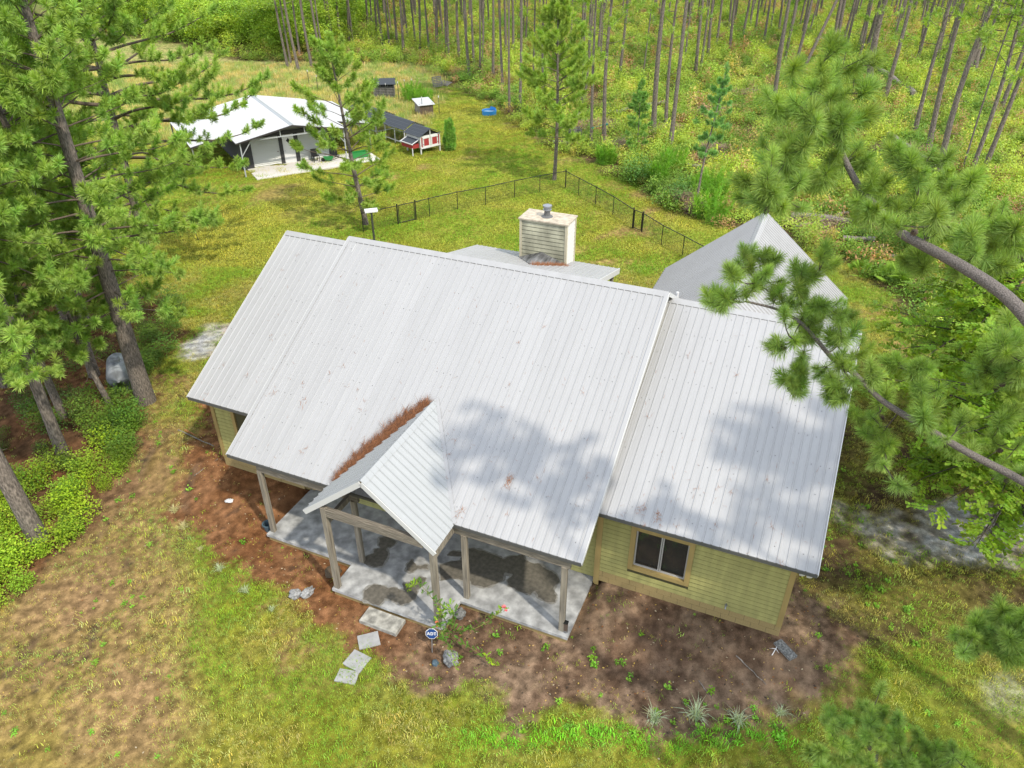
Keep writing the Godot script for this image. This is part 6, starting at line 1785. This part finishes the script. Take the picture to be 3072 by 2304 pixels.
	var canes := [[Vector3(0, 0, 0), Vector3(-0.1, 0.9, 0.1), Vector3(-0.35, 1.7, 0.15), Vector3(-0.75, 2.1, -0.05), Vector3(-1.05, 1.75, -0.15)], [Vector3(0, 0, 0), Vector3(0.25, 0.5, 0.2), Vector3(0.75, 0.8, 0.35), Vector3(1.25, 0.95, 0.1), Vector3(1.5, 1.05, -0.1)], [Vector3(0, 0, 0), Vector3(0.1, 0.6, 0.0), Vector3(0.15, 1.2, 0.2), Vector3(0.05, 1.65, 0.3)], [Vector3(0, 0, 0), Vector3(0.4, 0.35, 0.5), Vector3(0.95, 0.4, 0.9), Vector3(1.35, 0.25, 1.1)], [Vector3(0, 0, 0), Vector3(-0.1, 0.5, 0.4), Vector3(0.1, 0.7, 0.9), Vector3(0.3, 0.55, 1.3)], [Vector3(0, 0, 0), Vector3(-0.2, 0.6, 0.2), Vector3(-0.25, 1.1, 0.35), Vector3(-0.1, 1.4, 0.2)]]
	for cn in canes:
		var pts := []
		for i in cn.size() - 1:
			for k in 4: pts.append(cn[i].cubic_interpolate(cn[i + 1], cn[maxi(i - 1, 0)], cn[mini(i + 2, cn.size() - 1)], k / 4.0))
		pts.append(cn[-1])
		var rad := []
		for i in pts.size(): rad.append(lerpf(0.012, 0.005, float(i) / pts.size()))
		cane.tube(pts, rad, 5)
		for i in range(3, pts.size()):
			for k in 5:
				rl.append(aim(pts[i] + Vector3(r.randf_range(-1, 1), r.randf_range(-1, 1), r.randf_range(-1, 1)) * 0.07, Vector3(r.randf_range(-1, 1), r.randf_range(0, 1), r.randf_range(-1, 1)), r.randf_range(0.2, 0.36), r.randf() * TAU)); rt.append(tint(r, Color(0.5, 0.65, 1.0) if i < pts.size() - 4 else Color(1.1, 1.1, 0.6), 0.3))
	put("canes", cane, M.cane, rb)
	scatter("leaves", leaf_spray(73), M.leaf, rl, rt, rb)
	for b in [[Vector3(1.52, 1.12, -0.1), M.pink, 1.0], [Vector3(1.58, 1.06, -0.03), M.pink, 0.7], [Vector3(-0.28, 1.0, 0.32), M.coral, 0.8], [Vector3(-0.3, 0.82, 0.3), M.coral, 0.7]]:
		var fm := MB.new()
		for k in 26:
			var a := k * 2.4; var t := k / 26.0
			var o2 := Vector3(cos(a), 1.2 - t, sin(a)).normalized() * (0.02 + 0.05 * t)
			var s := Vector3(-sin(a), 0.1, cos(a)) * 0.03
			fm.tri(Vector3(0, -0.01, 0), o2 - s, o2 + s)
		var fo := put("bloom", fm, b[1], rb)
		fo.position = b[0]; fo.scale = Vector3.ONE * b[2]
	# gas tank in the left wood
	var tk := thing("gas_tank", "white weathered gas tank among the shrubs at the left", "gas tank", G.call(-16.15, -26.1), -1.15)
	pm = MB.new()
	var prof := []
	var tpts := []; var trad := []
	for i in 13:
		var t := i / 12.0
		tpts.append(Vector3(-0.95 + 1.9 * t, 0.75, 0))
		var e := minf(t, 1.0 - t) * 1.9
		trad.append(0.44 * sqrt(clampf(1.0 - pow(maxf(0.0, 0.3 - e) / 0.3, 2.0), 0.02, 1.0)))
	pm.tube(tpts, trad, 18)
	put("shell", pm, M.tank, tk)
	pm = MB.new()
	pm.lathe([Vector2(0.2, 1.12), Vector2(0.2, 1.3), Vector2(0.17, 1.36), Vector2(0, 1.38)], Vector3.ZERO, 16)
	put("dome_lid", pm, M.tank, tk)
	for x in [-0.6, 0.6]: boxpart("foot", tk, Vector3(x - 0.06, -0.05, -0.3), Vector3(x + 0.06, 0.42, 0.3), M.tank)
	# paddling pool
	var pp := thing("paddling_pool", "round blue paddling pool at the far end of the lawn", "pool", Vector3(-2.1, 0, -72.8))
	pp.scale = Vector3.ONE * 0.8
	pm = MB.new()
	pm.lathe([Vector2(0.0, 0.02), Vector2(0.7, 0.02), Vector2(0.78, 0.5), Vector2(0.86, 0.53), Vector2(0.86, 0.47), Vector2(0.82, 0.0)], Vector3.ZERO, 26)
	put("shell", pm, M.blue, pp)
	pm = MB.new()
	pm.lathe([Vector2(0.76, 0.36), Vector2(0, 0.361)], Vector3.ZERO, 26)
	put("water", pm, M.water, pp)
	pm = MB.new()
	pm.hexa(Vector3(0.15, 0.85, -0.5), Vector3(0.7, 0.75, -0.3), Vector3(0.75, 0.7, -0.45), Vector3(0.2, 0.8, -0.65), Vector3(0.05, 0.45, -0.6), Vector3(0.75, 0.45, -0.35), Vector3(0.8, 0.42, -0.5), Vector3(0.1, 0.42, -0.75))
	put("slide", pm, M.blue, pp)
	# pallets
	pallet("grey pallet leaning on junk at the far edge of the wood", Vector3(-8.0, 0.5, -85.2), 0.3, 1.0, 0.25)
	pallet("second pallet lying flat behind the leaning one", Vector3(-7.2, 0.1, -86.3), 1.1, 0.1, 0.2)
	var jk := thing("pallet_bin", "open bin made of upright pallets by the brush pile", "bin", Vector3(4.85, 0, -62.95), 0.1)
	for k in 6:
		boxpart("slat", jk, hv(0, 0, 0.08 + k * 0.17), hv(0.95, 0.025, 0.19 + k * 0.17), M["pallet%d" % (k % 3)])
		boxpart("slat", jk, hv(0, 0.95, 0.08 + k * 0.17), hv(0.95, 0.975, 0.19 + k * 0.17), M["pallet%d" % ((k + 1) % 3)])
	for u in [0.0, 0.45, 0.87]: boxpart("post", jk, hv(u, 0.03, 0), hv(u + 0.08, 0.1, 1.12), M.pallet0)
	for u in [0.0, 0.87]: boxpart("post", jk, hv(u, 0.88, 0), hv(u + 0.08, 0.945, 1.12), M.pallet2)
	# teal bands round two trunks with a line between
	var bd := thing("teal_strap", "teal strap tied round two pine trunks beside the brush pile", "strap", Vector3(6.5, 0, -62.0))
	for p in [[Vector3.ZERO, 0.155], [Vector3(1.2, 0, -1.1), 0.2]]:
		pm = MB.new()
		pm.tube([p[0] + Vector3(0, 1.42, 0), p[0] + Vector3(0, 1.54, 0)], [p[1], p[1]], 12)
		put("band", pm, M.teal, bd)
	barpart("cord", bd, Vector3(0.1, 1.45, -0.1), Vector3(1.1, 1.5, -1.0), 0.03, 0.03, M.teal)
	# logs
	var LG := [["long fallen trunk across the brush pile", 8.1, -70.7, 14.7, -75.3, 0.2, 0.16], ["short grey log at the lawn edge beside the pallet bin", 3.4, -61.9, 4.6, -61.0, 0.14, 0.12], ["long pale fallen log in the open wood behind the leaning pine", 43.3, -98.1, 40.1, -78.2, 0.22, 0.3], ["bleached fallen log far back in the wood", 41.0, -113.2, 47.2, -116.1, 0.25, 0.2], ["dark fallen log lying between the right hand trunks", 31.5, -64.0, 30.6, -53.3, 0.2, 0.22], ["log heap trunk nearest the back wing roof", 17.3, -44.6, 22.1, -43.0, 0.24, 0.16], ["shorter log in front of the log heap trunk", 19.2, -41.0, 20.8, -40.5, 0.17, 0.15], ["thin log across the top of the log heap", 17.0, -42.8, 21.0, -45.0, 0.12, 0.09], ["broken log lying by the palmettos", 20.6, -38.6, 21.4, -38.0, 0.12, 0.1], ["pale stub of log in the shrubs by the lawn edge", 12.6, -55.6, 13.8, -54.4, 0.16, 0.14]]
	for i in LG.size():
		var q: Array = LG[i]
		log_thing(q[0], Vector3(q[1], 0.3, q[2]), Vector3(q[3], 0.45, q[4]), q[5], q[6], M.deadwood, 300 + i)
	# stump
	rock("stump", "torn pale stump root rising from the brush pile", Vector3(6.0, 0, -68.5), Vector3(0.9, 1.5, 0.4), 0.4, M.deadwood, 40, "stump")
	# brush piles: dead fronds and twigs
	var bp := MB.new()
	for i in 9000:
		var c: Array = BRUSH[i % 10]
		bp.col = [Color(1, 1, 1), Color(0.6, 0.6, 0.65), Color(1.4, 1.35, 1.2)][i % 3]
		var p := Vector3(c[0] + rng.randfn() * c[2] * 0.4, rng.randf() * c[4], c[1] + rng.randfn() * c[3] * 0.4)
		var a := rng.randf() * TAU
		var dd := Vector3(cos(a), rng.randf_range(-0.5, 0.5), sin(a))
		var l := rng.randf_range(0.3, 1.1)
		var s := dd.cross(Vector3.UP).normalized() * 0.015
		bp.tri(p - s, p + s, p + dd * l)
	tag(put("brush_pile", bp, M.brush, self, "stuff"), "heaps of dead brown fronds and twigs at the edge of the wood", "brush", "", "stuff")
	# solar lamp on a post behind the house
	var so := thing("solar_lamp", "white solar lamp on a dark post behind the left wing roof", "lamp", Vector3(-7.9, 0, -40.6), 0.3)
	barpart("post", so, Vector3(0, -0.1, 0), Vector3(0, 2.15, 0), 0.09, 0.09, M.stake)
	pm = MB.new()
	pm.hexa(Vector3(-0.36, 2.26, 0.14), Vector3(0.36, 2.26, 0.14), Vector3(0.36, 2.36, -0.14), Vector3(-0.36, 2.36, -0.14), Vector3(-0.36, 2.2, 0.14), Vector3(0.36, 2.2, 0.14), Vector3(0.36, 2.3, -0.14), Vector3(-0.36, 2.3, -0.14))
	put("lamp_head", pm, M.white, so)
	# splash block, garden stake, sticks, plank
	var sb := boxpart("splash_block", self, Vector3(-0.3, 0, -0.13), Vector3(0.3, 0.08, 0.13), M.rock2)
	sb.position = at_uv(16.72, 1.7, -0.03); sb.rotation.y = YAW - 0.7
	tag(sb, "dark concrete splash block at the right front corner of the house", "splash block")
	var gs := thing("fallen_garden_stake", "white garden stake with fins lying in the front bed", "stake", G.call(7.1, -13.05), 0.9)
	barpart("rod", gs, Vector3(-0.3, 0.03, 0), Vector3(0.35, 0.03, 0), 0.02, 0.02, M.white)
	for s in [-1, 1]:
		pm = MB.new()
		pm.tri(Vector3(-0.02, 0.035, 0), Vector3(-0.16, 0.06, s * 0.14), Vector3(-0.06, 0.04, 0))
		put("fin", pm, M.white, gs)
	var ST := [["long dead stick on the ground left of the left wing", -12.68, -22.93, -11.0, -21.95, 0.03], ["orange brown piece of bark beside the long stick", -12.4, -22.9, -11.9, -22.6, 0.05], ["bent stick near the left wing corner", -11.2, -20.4, -10.6, -21.2, 0.018], ["grey driftwood lying right of the porch floor", 0.9, -16.1, 1.2, -16.9, 0.07], ["thin pale stick beside the right end of the porch", 0.2, -15.6, 1.0, -15.35, 0.02], ["short plank end by the right end of the porch", 0.15, -15.9, 0.3, -15.2, 0.035], ["long thin stick in the front bed below the window wall", 6.0, -12.9, 6.6, -12.1, 0.018], ["pale twig in the front bed near the silvery clumps", 4.9, -12.3, 5.15, -11.8, 0.015], ["straight twig near the foundation of the right wing", 2.1, -16.2, 2.6, -16.1, 0.016]]
	for i in ST.size():
		var q: Array = ST[i]
		var a: Vector3 = G.call(q[1], q[2]); var b: Vector3 = G.call(q[3], q[4])
		log_thing(q[0], a, b, q[5], q[5] * 0.5, M.deadwood if i != 1 else M.bark_bit, 400 + i, "fallen_stick", "stick", "sticks on the ground")

func _ready() -> void:
	# ---- camera, sky, sun, exposure
	var cam := Camera3D.new()
	cam.name = "camera"
	cam.position = Vector3(0, 16.8926, 0)
	cam.rotation = Vector3(-0.5736, 0, -0.0016)
	cam.fov = 54.33
	cam.near = 0.1; cam.far = 3000
	add_child(cam)
	var sky_m := ProceduralSkyMaterial.new()
	sky_m.sky_top_color = Color(0.73, 0.76, 0.81)
	sky_m.sky_horizon_color = Color(0.86, 0.89, 0.93)
	sky_m.ground_bottom_color = Color(0.3, 0.32, 0.2)
	sky_m.ground_horizon_color = Color(0.7, 0.74, 0.72)
	sky_m.sky_curve = 0.2
	sky_m.energy_multiplier = 1.75
	var sky := Sky.new()
	sky.sky_material = sky_m
	var env := Environment.new()
	env.background_mode = Environment.BG_SKY
	env.sky = sky
	env.tonemap_mode = Environment.TONE_MAPPER_LINEAR
	env.tonemap_exposure = 1.65
	env.sdfgi_enabled = true; env.ssao_enabled = true; env.ssil_enabled = true
	var we := WorldEnvironment.new()
	we.name = "world_environment"
	we.environment = env
	add_child(we)
	var sun := DirectionalLight3D.new()
	sun.name = "sun"
	sun.light_color = Color(1.0, 0.965, 0.9)
	sun.light_energy = 0.8
	sun.light_angular_distance = 1.8
	sun.shadow_enabled = true
	add_child(sun)
	sun.look_at_from_position(Vector3(0.406, 0.777, 0.481) * 50.0, Vector3.ZERO)

	rng.seed = 2024
	noise_a.seed = 1; noise_a.frequency = 0.07; noise_a.fractal_octaves = 3
	noise_b.seed = 2; noise_b.frequency = 0.33; noise_b.fractal_octaves = 3
	noise_c.seed = 3; noise_c.frequency = 1.6; noise_c.fractal_octaves = 3
	STRAW = PackedVector2Array([Vector2(-13.3, -31.1), Vector2(-12.4, -26.2), Vector2(-12.0, -22.7), Vector2(-11.6, -20.1), Vector2(-11.3, -18.8), Vector2(-8.3, -16.1), Vector2(-6.1, -14.5), Vector2(-3.7, -12.9), Vector2(-1.6, -12.2), Vector2(0.1, -11.5), Vector2(3.9, -11.1), Vector2(6.85, -11.3), Vector2(9.1, -12.0), Vector2(9.6, -13.6), Vector2(8.6, -15.2), Vector2(8.6, -17.5), Vector2(6.0, -20.0), Vector2(-2, -26), Vector2(-9.5, -24.5), Vector2(-11.0, -28.0)])
	materials()
	for i in 3:
		M["door_white_s%d" % i] = mat(lin(1.0, 0.99, 0.92), 0.7)
	M.cap = mat(lin(1.0, 0.86, 0.66), 0.85, M.mottle, 0.5)
	M.cricket = mat(lin(0.5, 0.5, 0.5), 0.5, grey_noise(90, 0.02, 0.3, 1.0, 256, Vector2(1, 6)), 0.8)
	M.shed_under = mat(lin(0.3, 0.3, 0.28), 0.7)
	M.fascia_dark = mat(lin(0.06, 0.05, 0.05), 0.7)
	M.shed_ridge = mat(lin(0.42, 0.45, 0.46), 0.5)
	M.galv_light = mat(lin(0.62, 0.65, 0.68), 0.4)
	M.brick = mat(lin(0.45, 0.3, 0.2), 0.9)
	M.stake = mat(lin(0.06, 0.07, 0.05), 0.7)
	M.brush = mat(lin(0.5, 0.34, 0.22), 0.95)
	M.brush.vertex_color_use_as_albedo = true
	M.bark_bit = mat(lin(0.45, 0.2, 0.06), 0.9)
	M.cane = mat(lin(0.3, 0.28, 0.06), 0.8)
	M.rust_rock = mat(lin(0.2, 0.14, 0.08), 0.9, M.mottle, 4.0, 2.0)
	M.liriope0 = leafy(lin(0.62, 0.58, 0.3), 0.6)
	M.liriope1 = leafy(lin(0.5, 0.58, 0.36), 0.6)
	M.dark_leaf = leafy(lin(0.12, 0.26, 0.05), 0.7)
	M.leaf_plain = leafy(lin(0.22, 0.36, 0.04), 0.6)
	M.twig_near = mat(lin(0.2, 0.155, 0.12), 0.95, grey_noise(91, 0.05, 0.5, 1.0, 256), 4.0, 0.5)
	M.bough_bark = mat(lin(0.58, 0.50, 0.44), 0.95, grey_noise(92, 0.04, 0.3, 1.0, 512), 2.2, 2.0)
	build_ground()
	build_house()
	build_shed()
	build_coops()
	build_fence()
	build_trees_first()
	build_small()

func build_trees_first() -> void:
	build_plants()
	build_trees()
